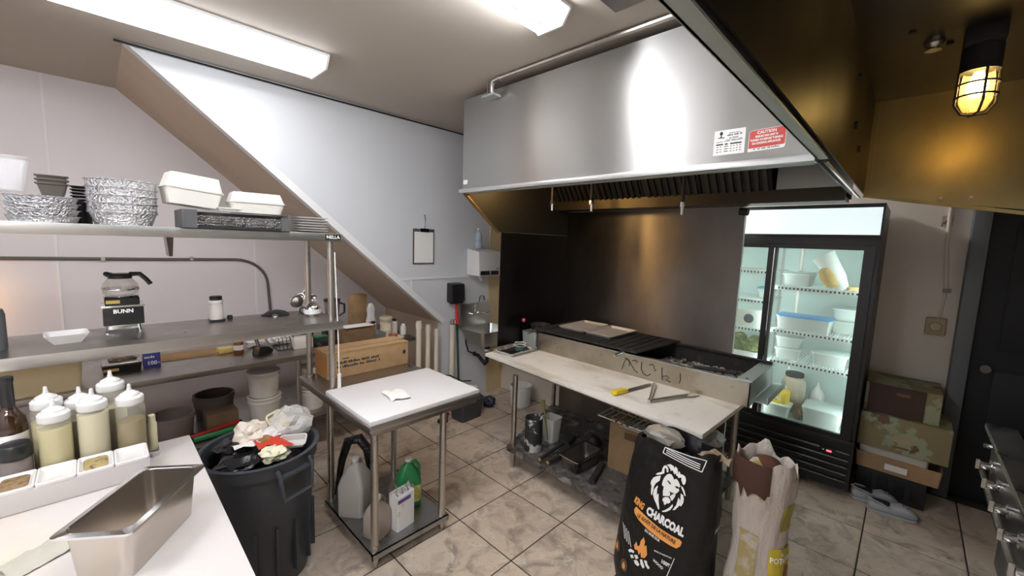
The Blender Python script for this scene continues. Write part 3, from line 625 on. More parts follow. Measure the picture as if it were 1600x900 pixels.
# spice jar, pan lid, kettle
t = T('spice_jar', 'tall clear spice jar with a black lid on the middle shelf', 'jar', (.475, 2.83, ZM))
M().box(.44, .512, 2.80, 2.865, ZM, ZM+.012).done('base', m_black, t, bev=.003)
M().at(.475, 2.83, ZM+.0125).lathe([(.033, 0), (.034, .01), (.034, .085), (.03, .095)], 20).done('jar_body', mat('spice jar plastic', (.75, .70, .66), .2, alpha=.6), t)
M().at(.475, 2.83, ZM+.013).lathe([(.030, 0), (.032, .006), (.032, .022), (0, .026)], 20).done('spice', mat('brown spice', (.4, .22, .1), .9), t)
M().at(.475, 2.83, ZM+.108).lathe([(.034, 0), (.035, .002), (.035, .014), (.031, .016)], 20).done('collar', m_white, t)
M().at(.475, 2.83, ZM+.124).lathe([(.03, 0), (.031, .018), (.028, .022), (0, .022)], 20).done('lid', m_black, t)
tag(M().at(.545, 2.86, ZM).lathe([(.014, 0), (.014, .022), (0, .024)], 14).done('black_stopper', m_black), 'small black stopper beside the spice jar on the middle shelf', 'stopper')
t = T('pan_cover', 'black domed pan cover on the rear of the middle shelf', 'cover', (.79, 2.85, ZM))
M().at(.79, 2.85, ZM).lathe([(.072, 0), (.074, .006), (.05, .024), (.02, .032), (0, .033)], 28).done('dome', m_black, t)
M().at(.765, 2.78, ZM).lathe([(.014, .0), (.016, .008), (.01, .016), (0, .017)], 14).done('knob', m_chrome, t)
M().box(.705, .735, 2.83, 2.845, ZM, ZM+.012).done('tab', m_black, t)
kt = T('steel_creamer', 'shiny steel pot with a white band at the shelf end between the posts', 'pot', (.955, 2.70, ZM))
M().at(.955, 2.70, ZM).lathe([(.035, 0), (.048, .015), (.05, .04), (.04, .065), (.028, .078), (.02, .088), (0, .092)], 24).done('body', m_chrome, kt)
M().at(.955, 2.70, ZM).lathe([(.0505, .018), (.0515, .036), (.0505, .046)], 24, cap0=False, cap1=False).done('band', m_white, kt)
M().tube([(.91, 2.70, ZM+.06), (.885, 2.70, ZM+.055), (.88, 2.70, ZM+.03), (.905, 2.70, ZM+.015)], .006, 8).done('handle', m_black, kt)

# conduit on the alcove wall
cd_ = T('wall_conduit', 'black cable running across the alcove wall and bending down', 'cable', (.4, 4.69, 1.54))
pts = [(-1.6, 4.685, 1.56), (-.47, 4.685, 1.553), (.5, 4.685, 1.539), (.95, 4.685, 1.535)]
pts += [(.95+.28*math.sin(a), 4.685, 1.535-.26*(1-math.cos(a))) for a in [i*PI/16 for i in range(1, 9)]] + [(1.245, 4.68, 1.0), (1.245, 4.66, .86)]
M().tube(pts, .013, 8).done('cable', mat('dark conduit', (.10, .085, .075), .5), cd_)
for x in (.05, .62): M().box(x-.012, x+.012, 4.668, 4.70, 1.528, 1.562).done('clip', m_leg, cd_)
# ================================================================== BACK TABLE IN THE ALCOVE (top z = .83)
ZK = .8305
bt = T('back_table', 'long steel table in the alcove under the stairs', 'table', (.8, 3.85, 0))
M().box(-1.6, 2.19, 3.44, 4.30, .79, .83).done('table_top', m_table, bt, bev=.005)
for x in (-1.5, 1.13, 2.11):
    for y in (3.52, 4.22): M().cyl((x, y, 0), (x, y, .79), .0205, n=14).done('leg', m_leg, bt)
M().box(-1.55, 2.16, 3.47, 4.27, .27, .30).done('undershelf', m_table, bt, bev=.004)
# cream bin
t = T('storage_bin', 'cream plastic storage bin with a lid on the left of the back table', 'bin', (-.33, 3.58, ZK))
M().at(-.335, 3.60, ZK).tub(.50, .27, .17, .015, .03, .004).done('body', mat('cream plastic', (.82, .68, .42), .4), t)
M().at(-.335, 3.60, ZK+.171).loft([rr(.52, .29, .03, 0), rr(.525, .295, .03, .004), rr(.52, .29, .03, .032), rr(.49, .26, .03, .036)]).done('lid', mat('cream lid', (.86, .74, .48), .4), t)
t = T('tray_stack', 'black tray with a pale rim holding a brown packet on the back table', 'tray', (.09, 3.78, ZK))
M().at(.092, 3.80, ZK).tub(.20, .16, .05, .008, .01, .003).done('tray', m_black, t)
M().at(.092, 3.80, ZK+.0505).tub(.195, .155, .012, .003, .01, .02).done('rim', m_steel, t)
M().box(.0, .075, 3.718, 3.7195, ZK+.018, ZK+.036).done('label', mat('gold label', (.6, .45, .12), .5), t, smooth=0)
crumple('packet', 'brown crumpled packet lying in the black tray', 'packet', .095, 3.80, ZK+.078, .07, .045, .022, mat('brown packet', (.16, .10, .07), .4), 41)
t = T('bag_box', 'small blue box printed 100 on the back table', 'box', (.245, 3.80, ZK))
M().box(.20, .292, 3.76, 3.85, ZK, ZK+.10).done('carton', m_blue, t, bev=.002)
text('lettering', '100', .036, m_prt, t, frame((.246, 3.7592, ZK+.03), (1, 0, 0), (0, 0, 1)), 1.0, .0012)
greek(t, frame((.206, 3.7592, ZK+.074), (1, 0, 0), (0, 0, 1)), [(0, .03), (.034, .058)], .016, m_prt)
greek(t, frame((.277, 3.7592, ZK+.03), (1, 0, 0), (0, 0, 1)), [(0, .012)], .006, m_prt)
M().box(.21, .28, 3.765, 3.845, ZK+.1005, ZK+.112).done('tissue', m_paper, t)
q = M(); q.t = Matrix.Translation((.50, 3.95, ZK)) @ Matrix.Rotation(-.08, 4, 'Z')
q.box(-.20, .20, -.10, .12, 0, .006).box(-.19, .16, -.08, .11, .0062, .012); tag(q.done('cardboard_sheet', m_card, bev=.001), 'flat folded cardboard lying on the back table', 'cardboard')
tag(M().at(.70, 3.88, ZK, rz=.2).box(-.05, .05, -.035, .035, 0, .045).done('sponge', mat('yellow sponge', (.75, .58, .22), .8), bev=.006), 'yellow sponge beside the flat cardboard on the back table', 'sponge')
t = T('syrup_bottle', 'small amber bottle with a pale label on the back table', 'bottle', (.775, 3.80, ZK))
M().at(.775, 3.80, ZK).lathe([(.032, 0), (.035, .01), (.035, .08), (.025, .11), (.014, .125), (.014, .15)], 18).done('glass', mat('amber glass', (.22, .07, .02), .1), t)
M().at(.775, 3.80, ZK).lathe([(.0355, .03), (.0355, .07)], 18, cap0=False, cap1=False).done('label', m_paper, t)
for x, y, sx, sd, lb in ((.92, 3.95, .09, 51, 'white plastic bag behind the amber bottle on the back table'), (1.11, 3.93, .085, 55, 'white plastic bag behind the wire rack on the back table')):
    crumple('plastic_bag', lb, 'bag', x, y, ZK+.05, sx, .06, .05, mat('white bag', (.8, .78, .76), .4), sd)
t = T('food_scoop', 'black angular scoop with a short handle on the back table', 'scoop', (.91, 3.68, ZK))
M().at(.91, 3.67, ZK, rz=.3).prism([(-.06, 0), (.05, 0), (.065, .025), (.03, .06), (-.045, .07)], 'y', -.045, .045).done('body', m_black, t, bev=.006)
M().tube([(.885, 3.68, ZK+.06), (.88, 3.72, ZK+.11), (.87, 3.78, ZK+.15)], .014, 8).done('handle', m_black, t)
t = T('wire_rack', 'small black wire rack on the back table', 'rack', (1.10, 3.74, ZK))
for i in range(5): M().tube([(1.04+.03*i, 3.68, ZK+.004), (1.04+.03*i, 3.72, ZK+.10), (1.05+.03*i, 3.84, ZK+.06)], .003, 6).done('wire', m_black, t)
M().tube([(1.03, 3.68, ZK+.004), (1.17, 3.68, ZK+.004), (1.18, 3.86, ZK+.004), (1.03, 3.86, ZK+.004), (1.03, 3.68, ZK+.004)], .004, 6).done('base_ring', m_black, t)
t = T('tissue_box', 'white floral tissue box on the back table beside the post', 'box', (1.21, 3.72, ZK))
M().box(1.14, 1.29, 3.64, 3.76, ZK, ZK+.085).done('carton', mat('floral print', (.80, .76, .72), .6, var=[(28, (.55, .35, .32), .58, .68)]), t, bev=.003)
t = T('scale', 'black kitchen scale with a chrome edge on the back table', 'scale', (1.40, 3.62, ZK))
M().box(1.31, 1.55, 3.52, 3.78, ZK+.01, ZK+.05).done('body', m_black, t, bev=.006)
M().box(1.31, 1.55, 3.515, 3.52, ZK+.012, ZK+.024).done('chrome_edge', m_chrome, t)
M().box(1.32, 1.54, 3.54, 3.76, ZK+.051, ZK+.06).done('platform', m_mblack, t, bev=.003)
M().box(1.33, 1.44, 3.70, 3.76, ZK+.0605, ZK+.07).done('green_cloth', m_green, t)
# utensil crock with ladles and a strainer
t = T('utensil_crock', 'steel crock holding a ladle and a strainer on the back table', 'crock', (1.36, 4.0, ZK))
M().at(1.36, 4.0, ZK).tub(.13, .13, .17, .01, .06, .003, n=8).done('crock', m_chrome, t)
for (dx, dy, tz, nm) in ((-.05, -.02, .40, 'ladle'), (.07, .0, .38, 'ladle'), (.02, .03, .42, 'spoon')):
    u = M().tube([(1.36, 4.0, ZK+.02), (1.36+dx, 4.0+dy, ZK+tz-.04)], .005, 6).done(nm+'_handle', m_chrome, t)
    M().at(1.36+dx, 4.0+dy, ZK+tz, rx=1.2).lathe([(.0, -.022), (.022, -.016), (.034, 0), (.031, 0), (.02, -.013), (0, -.018)], 16, cap0=False, cap1=False).done(nm+'_bowl', m_chrome, u)
u = M().tube([(1.27+.055*math.cos(i*PI/10), 3.97, ZK+.36+.055*math.sin(i*PI/10)) for i in range(21)], .004, 6).done('strainer_ring', m_chrome, t)
M().at(1.27, 3.97, ZK+.36, rx=PI/2).lathe([(.054, 0), (.045, .03), (.02, .045), (0, .048)], 18, cap0=False).done('strainer_mesh', mat('wire mesh', (.35, .33, .3), .4, 1), u)
t = T('blender', 'dark blender jug with a black lid on the back table', 'blender', (1.58, 3.95, ZK))
M().box(1.50, 1.66, 3.88, 4.02, ZK, ZK+.13).done('base', m_black, t, bev=.012)
M().at(1.58, 3.95, ZK+.131).lathe([(.05, 0), (.055, .02), (.072, .20), (.072, .21)], 20).done('jug', mat('smoky plastic', (.16, .13, .13), .15, coat=.4), t)
M().at(1.58, 3.95, ZK+.342).lathe([(.075, 0), (.076, .018), (.04, .026), (0, .03)], 20).done('lid', m_black, t)
M().tube([(1.65, 3.95, ZK+.32), (1.70, 3.95, ZK+.30), (1.70, 3.95, ZK+.22), (1.645, 3.95, ZK+.19)], .01, 8).done('handle', m_black, t)
# tools scattered
for i, (x, y, a, mt, lb) in enumerate(((1.50, 3.56, .5, m_chrome, 'steel tongs lying on the kitchen scale end'), (1.58, 3.60, 1.2, m_dsteel, 'dark steel peeler lying right of the kitchen scale'), (1.66, 3.55, .2, m_chrome, 'steel whisk lying on the back table by the brown box'))):
    u = M().at(x, y, ZK+.065, rz=a); u.tube([(-.09, 0, 0), (-.02, .006, .008), (.10, .016, .004)], .007, 6, [.005, .008, .004]); tag(u.done('utensil', mt), lb, 'utensil')
t = T('lid_tray', 'grey tray of teal lids on the back table behind the brown box', 'tray', (1.78, 3.62, ZK))
M().at(1.80, 3.62, ZK).tub(.26, .18, .06, .01, .02, .003).done('tray', mat('grey plastic', (.2, .21, .22), .5), t)
M().at(1.76, 3.62, ZK+.045, rx=.3).lathe([(.06, 0), (.06, .01), (0, .012)], 20).done('teal_lid', mat('teal', (.10, .2, .22), .4), t)
tag(M().at(1.60, 3.47, ZK+.175).box(-.12, .14, -.05, .07, 0, .004).done('paper_sheet', m_paper), 'white sheet of paper behind the brown box', 'paper')
tag(M().at(1.62, 3.47, ZK).box(-.15, .15, -.025, .085, 0, .174).done('dark_carton', m_dcard, bev=.003), 'dark carton under the white sheet behind the brown box', 'box')
t = T('open_carton', 'tall open cardboard carton under the stair soffit', 'box', (1.96, 4.18, ZK))
M().at(1.94, 4.18, ZK, rz=.2).box(-.08, .08, -.05, .05, 0, .36).done('carton', m_card, t, bev=.002)
M().at(1.96, 4.16, ZK+.355, rz=.2, ry=.25).box(-.02, .09, -.05, .05, 0, .004).done('flap', m_card, t)
t = T('spray_bottle', 'white cleaner bottle with a red label on the back table', 'bottle', (1.99, 3.98, ZK))
M().at(1.99, 3.98, ZK).loft([rr(.09, .06, .02, 0), rr(.10, .065, .025, .01), rr(.10, .065, .025, .10), rr(.07, .05, .02, .16), rr(.085, .055, .02, .22), rr(.05, .04, .015, .27), rr(.035, .035, .015, .28)]).done('body', m_foam, t)
M().at(1.985, 3.9455, ZK+.03).box(-.035, .035, -.002, 0, 0, .06).done('label', m_red, t, smooth=0)
t = T('spice_tub', 'tall cream spice tub with a ribbed lid on the back table', 'tub', (2.0, 3.68, ZK))
M().at(2.0, 3.68, ZK).lathe([(.052, 0), (.058, .006), (.058, .05), (.062, .052), (.062, .058), (.056, .06), (.056, .12), (.06, .122), (.06, .13), (.05, .135)], 24).done('body', mat('cream tub', (.75, .66, .5), .5), t)
M().at(2.0, 3.68, ZK+.136).lathe([(.058, 0), (.06, .004), (.06, .02), (.064, .024), (.064, .042), (.058, .05), (0, .052)], 24).done('lid', mat('tan lid', (.55, .45, .33), .5), t)
for i, (x, y, h, lb) in enumerate(((2.105, 3.70, .15, 'white bottle with a dark cap right of the spice tub'), (2.145, 3.60, .11, 'short white packet at the right end of the back table'), (1.90, 3.75, .14, 'pale bottle with a dark label left of the spice tub'))):
    t = T('small_bottle', lb, 'bottle', (x, y, ZK))
    M().at(x, y, ZK).lathe([(.026, 0), (.03, .005), (.03, h*.75), (.018, h*.85)], 16).done('body', m_foam, t)
    M().at(x, y, ZK+h*.85).lathe([(.02, 0), (.02, h*.14), (0, h*.15)], 14).done('cap', m_black if i != 1 else m_white, t)
t = T('sauce_dish', 'red sauce dish on a pale plate at the right of the back table', 'dish', (1.99, 3.52, ZK))
M().at(1.99, 3.52, ZK).lathe([(.06, 0), (.095, .012), (.098, .015), (.06, .005)], 24).done('plate', m_cream, t)
M().at(1.99, 3.52, ZK+.012).lathe([(.035, 0), (.045, .03), (.042, .03), (.03, .006)], 20).done('dish', mat('red brown', (.35, .08, .04), .4), t)

wl_ = T('assumed_wall_lamp', 'assumed small warm bulb lamp, unseen, on the alcove wall beyond the left edge', 'lamp', (-.75, 4.66, 1.25))  # assumed lamp, out of view, added to warm the alcove wall
M().cyl((-.75, 4.699, 1.25), (-.75, 4.66, 1.25), .05, n=16).done('base', m_white, wl_)
M().at(-.75, 4.655, 1.25, rx=PI/2).lathe([(.018, 0), (.03, .03), (.034, .055), (.02, .085), (0, .09)], 16).done('bulb', mat('assumed warm bulb', (1, .7, .4), .4, emit=45, ecol=(1, .55, .22)), wl_)
# ================================================================== UNDER THE BACK TABLE (undershelf z = .30)
ZU = .3005
m_pail = mat('pail plastic', (.72, .68, .62), .45, var=[(4, (.55, .45, .36), .55, .8)])
def pail(label, x, y, z, r, h, lid=True, mt=None, group=None):
    t = T('pail', label, 'bucket', (x, y, z), group=group)
    M().at(x, y, z).lathe([(r*.86, 0), (r*.88, .008), (r*.97, h*.78), (r*1.02, h*.79), (r*1.02, h*.83), (r*.98, h*.84), (r, h*.95), (r*.9, h*.95), (r*.84, .02)], 30).done('body', mt or m_pail, t)
    if lid: M().at(x, y, z+h*.94).lathe([(r*1.02, 0), (r*1.05, .006), (r*1.05, h*.06), (r*.98, h*.07), (r*.9, h*.045), (0, h*.045)], 30).done('lid', m_white, t)
    return t
pail('white lidded pail, lower one of the stack under the back table', .90, 3.62, ZU, .115, .205, True)
pail('white lidded pail, upper one of the stack under the back table', .90, 3.62, ZU+.208, .112, .20, True)
pail('white pail, lower one right of the table leg', 1.27, 3.64, ZU, .10, .17, True)
pail('white pail, upper one right of the table leg', 1.27, 3.66, ZU+.175, .095, .19, True)
pail('grey-brown open tub under the left of the back table', .33, 3.75, ZU, .14, .17, False, mat('taupe plastic', (.25, .20, .18), .6))
pail('dark brown tub at the back under the back table', .62, 3.95, ZU, .14, .2, False, mat('brown plastic', (.12, .09, .075), .6))
tag(M().at(.62, 3.70, ZU).box(-.10, .10, -.08, .08, 0, .13).done('carton', m_dcard, bev=.004), 'dark carton between the tubs under the back table', 'box')
t = T('hanging_bag', 'black bag with a chrome triangular ring under the back table', 'bag', (.12, 3.62, ZU))
M().at(.12, 3.64, ZU).loft([rr(.13, .08, .03, 0), rr(.15, .10, .04, .1), rr(.13, .09, .04, .26), rr(.07, .05, .02, .30)]).done('body', m_mblack, t)
M().tube([(.085, 3.578, ZU+.21), (.15, 3.578, ZU+.215), (.118, 3.575, ZU+.13), (.085, 3.578, ZU+.21)], .005, 6).done('ring', m_chrome, t)
# long handled tools lying on the front of the undershelf
for nm, lb, cat, p0, p1, r, mt in (
    ('squeegee', 'green handled tool lying on the undershelf behind the trash can', 'tool', (.42, 3.50, .322), (.66, 3.53, .322), .020, m_green),
    ('pole', 'black pole lying on the undershelf behind the trash can', 'pole', (.18, 3.52, .314), (.44, 3.60, .316), .012, m_black),
    ('pole', 'red pole lying on the undershelf behind the trash can', 'pole', (.40, 3.575, .316), (.72, 3.62, .335), .014, m_red),
    ('pole', 'thin steel pole lying on the undershelf left of the green handle', 'pole', (.05, 3.49, .312), (.36, 3.50, .312), .010, m_chrome)):
    t = T(nm, lb, cat, p0)
    M().tube([p0, p1], r, 10).done('shaft', mt, t)
    d_ = (Vector(p1)-Vector(p0)).normalized()
    M().tube([Vector(p1), Vector(p1)+d_*.02], r*.8, 10, [r*1.05, r*.5]).done('end_cap', m_black if mt is not m_black else m_red, t)

# ================================================================== UNDER THE SMALL TABLE
ZJ = .0975
def jug(name, label, x, y, w, d, h, mt, rz=0, capm=None, hm=None):
    t = T(name, label, 'jug', (x, y, ZJ), rz)
    q = M().at(x, y, ZJ, rz=rz)
    q.loft([rr(w*.94, d*.94, .02, 0), rr(w, d, .025, .012), rr(w, d, .025, h*.55), rr(w*.86, d*.86, .025, h*.68), rr(w*.5, d*.5, .02, h*.86), rr(.036, .036, .016, h*.92), rr(.034, .034, .016, h*.96)]).done('body', mt, t)
    M().at(x, y, ZJ+h*.955).lathe([(.02, 0), (.021, .004), (.021, .02), (0, .022)], 16).done('cap', capm or m_white, t)
    q = M().at(x, y, ZJ, rz=rz); q.tube([(w*.10, 0, h*.90), (w*.30, 0, h*.93), (w*.46, 0, h*.80), (w*.47, 0, h*.55)], .011, 8).done('handle', hm or mt, t)
    return t
m_jug = mat('jug plastic', (.62, .60, .57), .3, alpha=.8)
jug('water_jug', 'large translucent jug on the undershelf of the small table', 1.06, 2.33, .17, .16, .34, m_jug, .7)
jug('water_jug', 'small brownish jug behind the front leg of the small table', 1.06, 2.05, .13, .12, .22, mat('brownish jug', (.35, .29, .25), .35, alpha=.9), .4)
t = jug('cleaner_bottle', 'green cleaner jug with a yellow label under the small table', 1.335, 2.17, .15, .11, .30, m_green, -.3, m_foam)
q = M(); q.t = Matrix.Translation((1.335, 2.17, ZJ)) @ Matrix.Rotation(-.3, 4, 'Z'); q.loft([rr(.152, .112, .026, .03), rr(.152, .112, .026, .14)], False, False).done('label', mat('yellow green label', (.45, .45, .08), .5, var=[(25, (.65, .6, .5), .5, .6)]), t)
t = T('oil_tin', 'white tin with a purple stripe and torn top under the small table', 'tin', (1.20, 2.02, ZJ))
Q = Matrix.Translation((1.20, 2.02, ZJ)) @ Matrix.Rotation(.15, 4, 'Z')
q = M(); q.t = Q; q.loft([rr(.13, .085, .012, 0), rr(.13, .085, .012, .21)]).done('body', mat('tin white', (.72, .71, .70), .35, var=[(18, (.5, .45, .2), .62, .7)]), t)
q = M(); q.t = Q; q.box(-.062, .03, -.0445, -.0430, .172, .195).done('stripe', mat('purple', (.10, .06, .25), .5), t, smooth=0)
q = M(); q.t = Q
for k in range(7): q.poly([(-.06+.02*k, -.03+.06*(k % 2), .2105), (-.04+.02*k, -.02, .2105), (-.05+.02*k, .0, .23+.012*(k % 3))])
q.done('torn_foil', m_foil, t, smooth=0)
t = T('plastic_bag', 'black plastic bag draped behind the large jug under the small table', 'bag', (1.02, 2.50, ZJ))
q = M(); pts = [(-.10, 0, .02), (-.06, 0, .26), (-.02, 0, .385), (.05, 0, .40), (.10, 0, .33), (.11, 0, .18)]
q.at(1.10, 2.47, ZJ, rz=-.7).tube(pts, .02, 10, [.012, .025, .03, .035, .03, .012]).done('film', m_bag, t)
# ================================================================== WASH CORNER ON THE STAIR WALL
YW = 3.5
t = T('clipboard', 'clipboard with blank paper hanging on a hook on the white wall', 'clipboard', (2.30, YW-.01, 1.55))
M().box(2.182, 2.43, YW-.012, YW-.006, 1.545, 1.895).done('board', mat('brown board', (.10, .075, .06), .5), t, bev=.003)
M().box(2.196, 2.416, YW-.0145, YW-.0125, 1.56, 1.865).done('paper', m_paper, t)
M().box(2.25, 2.36, YW-.03, YW-.013, 1.862, 1.90).done('clip', m_chrome, t, bev=.006)
M().tube([(2.305, YW-.002, 2.02), (2.305, YW-.02, 2.03), (2.305, YW-.03, 2.0), (2.305, YW-.03, 1.93), (2.305, YW-.02, 1.90), (2.305, YW-.013, 1.91)], .006, 8).done('hook', m_chrome, t)
t = T('wall_dispenser', 'white wall dispenser box with a black grille over the sink', 'dispenser', (3.0, 3.4, 1.42))
M().prism([(YW-.002, 1.42), (YW-.002, 1.71), (3.30, 1.68), (3.285, 1.42)], 'x', 2.87, 3.19).done('body', m_white, t, bev=.008)
M().box(2.885, 3.15, 3.279, 3.284, 1.43, 1.475).done('grille', m_black, t)
M().box(3.01, 3.03, 3.276, 3.279, 1.433, 1.472).done('lever', m_chrome, t)
M().box(3.12, 3.16, 3.282, 3.287, 1.495, 1.503).done('badge', m_blue, t)
M().prism([(3.36, 1.36), (3.40, 1.42), (3.43, 1.42), (3.385, 1.36)], 'x', 2.97, 2.99).done('tab', m_white, t)
t = T('water_bottle', 'clear plastic water bottle standing on the white dispenser box', 'bottle', (2.95, 3.4, 1.715))
M().at(2.96, 3.42, 1.712).lathe([(.036, 0), (.04, .006), (.04, .07), (.037, .075), (.04, .08), (.04, .14), (.03, .17), (.014, .19), (.014, .2)], 20).done('body', mat('blue clear plastic', (.55, .65, .75), .1, alpha=.55), t)
M().at(2.96, 3.42, 1.912).lathe([(.016, 0), (.016, .018), (0, .019)], 14).done('cap', m_white, t)
t = T('soap_dispenser', 'black wall-mounted soap dispenser left of the sink', 'dispenser', (2.66, 3.4, 1.12))
M().prism([(YW-.002, 1.14), (YW-.002, 1.345), (3.40, 1.335), (3.385, 1.16), (3.42, 1.12)], 'x', 2.60, 2.77).done('body', m_black, t, bev=.014)
M().box(2.64, 2.73, 3.378, 3.388, 1.13, 1.16).done('push_bar', m_black, t, bev=.004)
t = T('cleaning_pole', 'red handled pole with a green shaft leaning beside the sink', 'pole', (2.69, 3.40, .02))
M().tube([(2.70, 3.455, 1.16), (2.70, 3.43, .90)], .016, 10, [.010, .022]).done('red_grip', m_red, t)
M().tube([(2.70, 3.43, .90), (2.69, 3.36, .02)], .011, 8).done('shaft', mat('dark green', (.02, .06, .04), .5), t)
t = T('hand_sink', 'steel wall-mounted hand sink with a gooseneck tap', 'sink', (3.0, 3.3, .70))
m_sink = mat('sink steel', (.6, .6, .58), .3, 1)
M().box(2.76, 3.22, 3.462, 3.488, .84, 1.10).done('backsplash', m_sink, t, bev=.004)
M().at(2.99, 3.27, .68).tub(.46, .38, .165, .05, .05, .003, .012).done('basin', m_sink, t)
M().tube([(3.0, 3.46, 1.0), (3.0, 3.43, 1.0), (3.0, 3.425, 1.10), (3.0, 3.42, 1.16), (3.0, 3.395, 1.195), (3.0, 3.35, 1.19), (3.0, 3.335, 1.15)], .009, 10).done('spout', m_chrome, t)
M().cyl((2.92, 3.44, .985), (3.08, 3.44, .985), .014).done('mixer_bar', m_chrome, t)
for s_ in (-1, 1):
    h = M().cyl((3.0+s_*.09, 3.46, .985), (3.0+s_*.09, 3.405, .985), .017).done('tap', m_chrome, t)
    M().tube([(3.0+s_*.09, 3.405, .985), (3.0+s_*.13, 3.385, .995)], .006, 8).done('lever', m_chrome, h)
M().cyl((3.0, 3.27, .68), (3.0, 3.27, .60), .03).done('drain', m_black, t)
M().tube([(3.0, 3.27, .60), (3.0, 3.27, .46), (3.0, 3.30, .43), (3.0, 3.36, .46), (3.0, 3.42, .50), (3.0, 3.49, .50)], .021, 10).done('trap', m_rubber, t)
M().cyl((3.0, 3.27, .61), (3.0, 3.27, .585), .036).done('trap_nut', m_white, t)
M().tube([(2.86, 3.47, .84), (2.85, 3.46, .66), (2.88, 3.45, .56), (2.95, 3.45, .53), (3.0, 3.47, .53)], .008, 8).done('hose', m_mblack, t)
tag(M().at(3.06, 3.475, 1.101).lathe([(.02, 0), (.022, .01), (.018, .03), (0, .04)], 14).done('soap_bar', m_white), 'white soap piece on top of the sink backsplash', 'soap')
# drain pipes under the soffit
def pipe(label, x, y, z0, z1, r):
    p = T('drain_pipe', label, 'pipe', (x, y, z0))
    M().cyl((x, y, z0), (x, y, z1), r, n=16).done('pipe', m_pvc, p)
    for z in (z0+(z1-z0)*.35, z1-.05): M().cyl((x, y, z-.025), (x, y, z+.025), r*1.16, n=16).done('coupling', m_pvc, p)
    return p
pipe('thick white drain pipe, leftmost under the stair soffit', 2.235, 3.455, .0, .98, .028)
p2 = pipe('white drain pipe, middle of the three under the stair soffit', 2.345, 3.455, .0, .93, .026)
pipe('thin white drain pipe, rightmost under the stair soffit', 2.45, 3.455, .0, .875, .024)
p4 = pipe('white standpipe with a clamp beside the red handled pole', 2.635, 3.43, 0, .93, .027)
M().at(2.635, 3.43, .90).lathe([(.03, 0), (.034, .01), (.034, .05), (.024, .06)], 16).done('clamp', m_chrome, p4)
M().tube([(2.345, 3.43, .34), (2.40, 3.40, .33), (2.50, 3.40, .32), (2.63, 3.41, .30)], .02, 10).done('branch', m_pvc, p2)
M().tube([(2.42, 3.38, .40), (2.55, 3.35, .38), (2.68, 3.30, .30), (2.80, 3.30, .28)], .007, 8).done('hose', m_mblack, p2)
t = T('spring_clamp', 'yellow tipped clamp on the pipes under the soffit', 'clamp', (2.19, 3.40, .42))
M().tube([(2.12, 3.40, .52), (2.18, 3.39, .505), (2.24, 3.39, .45)], .016, 8, [.012, .02, .012]).done('grip', m_yellow, t)
M().tube([(2.24, 3.39, .45), (2.32, 3.40, .42)], .007, 6).done('jaw', m_dsteel, t)
# bits on the floor behind the small table
tag(M().at(2.58, 3.10, 0, rz=.05).tub(.30, .22, .20, .02, .03, .004, .008).done('plastic_bin', mat('dark grey bin', (.05, .055, .065), .45)), 'dark grey plastic bin on the floor behind the small table', 'bin')
crumple('rag', 'white and navy rag on the floor beneath the hand sink', 'rag', 2.80, 3.33, .16, .13, .08, .05, m_white, 61)
crumple('bag', 'dark purple bag on the floor under the hand sink', 'bag', 2.86, 3.30, .065, .10, .08, .06, mat('navy bag', (.02, .018, .045), .5), 63, .25)
crumple('bag', 'dark purple bag on the floor nearest the grill table leg', 'bag', 2.93, 3.14, .06, .07, .07, .057, mat('purple bag', (.02, .018, .05), .5), 67, .25)
t = T('scoop', 'small red scoop with a black base on the floor by the bin', 'scoop', (2.33, 3.16, 0))
M().at(2.33, 3.16, 0).lathe([(.05, 0), (.055, .006), (.05, .02), (0, .022)], 18).done('base', m_black, t)
M().at(2.34, 3.16, .023, ry=.3).loft([rr(.06, .05, .01, 0), rr(.08, .06, .01, .07), rr(.05, .05, .01, .075)]).done('scoop_body', mat('dark red', (.3, .02, .03), .5), t)

# ================================================================== CHARCOAL GRILL TABLE
ZG = .80
gt = T('grill_table', 'long worn white topped table carrying the charcoal grill', 'table', (2.6, 1.6, 0))
TP = [(2.335, 2.57), (2.185, .69), (3.36, .655), (3.38, 2.555)]
M().prism(TP, 'z', ZG, ZG+.03).done('table_top', m_cboard, gt, bev=.006)
M().prism([(2.40, 2.50), (2.26, .75), (3.28, .72), (3.3, 2.5)], 'z', ZG-.04, ZG-.0005).done('frame', m_leg, gt)
LGS = [(2.265, 2.13), (2.235, .80), (3.14, 2.42), (3.12, .78)]
for x, y in LGS:
    l = M().cyl((x, y, .05), (x, y, ZG-.04), .021, n=16).done('leg', m_leg, gt)
    M().cyl((x, y, 0), (x, y, .06), .015, .022, n=12).done('foot', m_leg, l)
m_sh = mat('sooty shelf', (.16, .145, .135), .55, .6, var=[(7, (.42, .40, .38), .52, .66), (18, (.03, .028, .027), .5, .7)], bump=(40, .3))
M().prism([(2.235, 2.17), (2.20, .76), (3.16, .74), (3.18, 2.46)], 'z', .17, .177).done('undershelf', m_sh, gt)
M().prism([(2.232, 2.17), (2.197, .76), (2.203, .76), (2.238, 2.17)], 'z', .135, .177).done('shelf_edge', m_sh, gt)
ZH = ZG+.0305
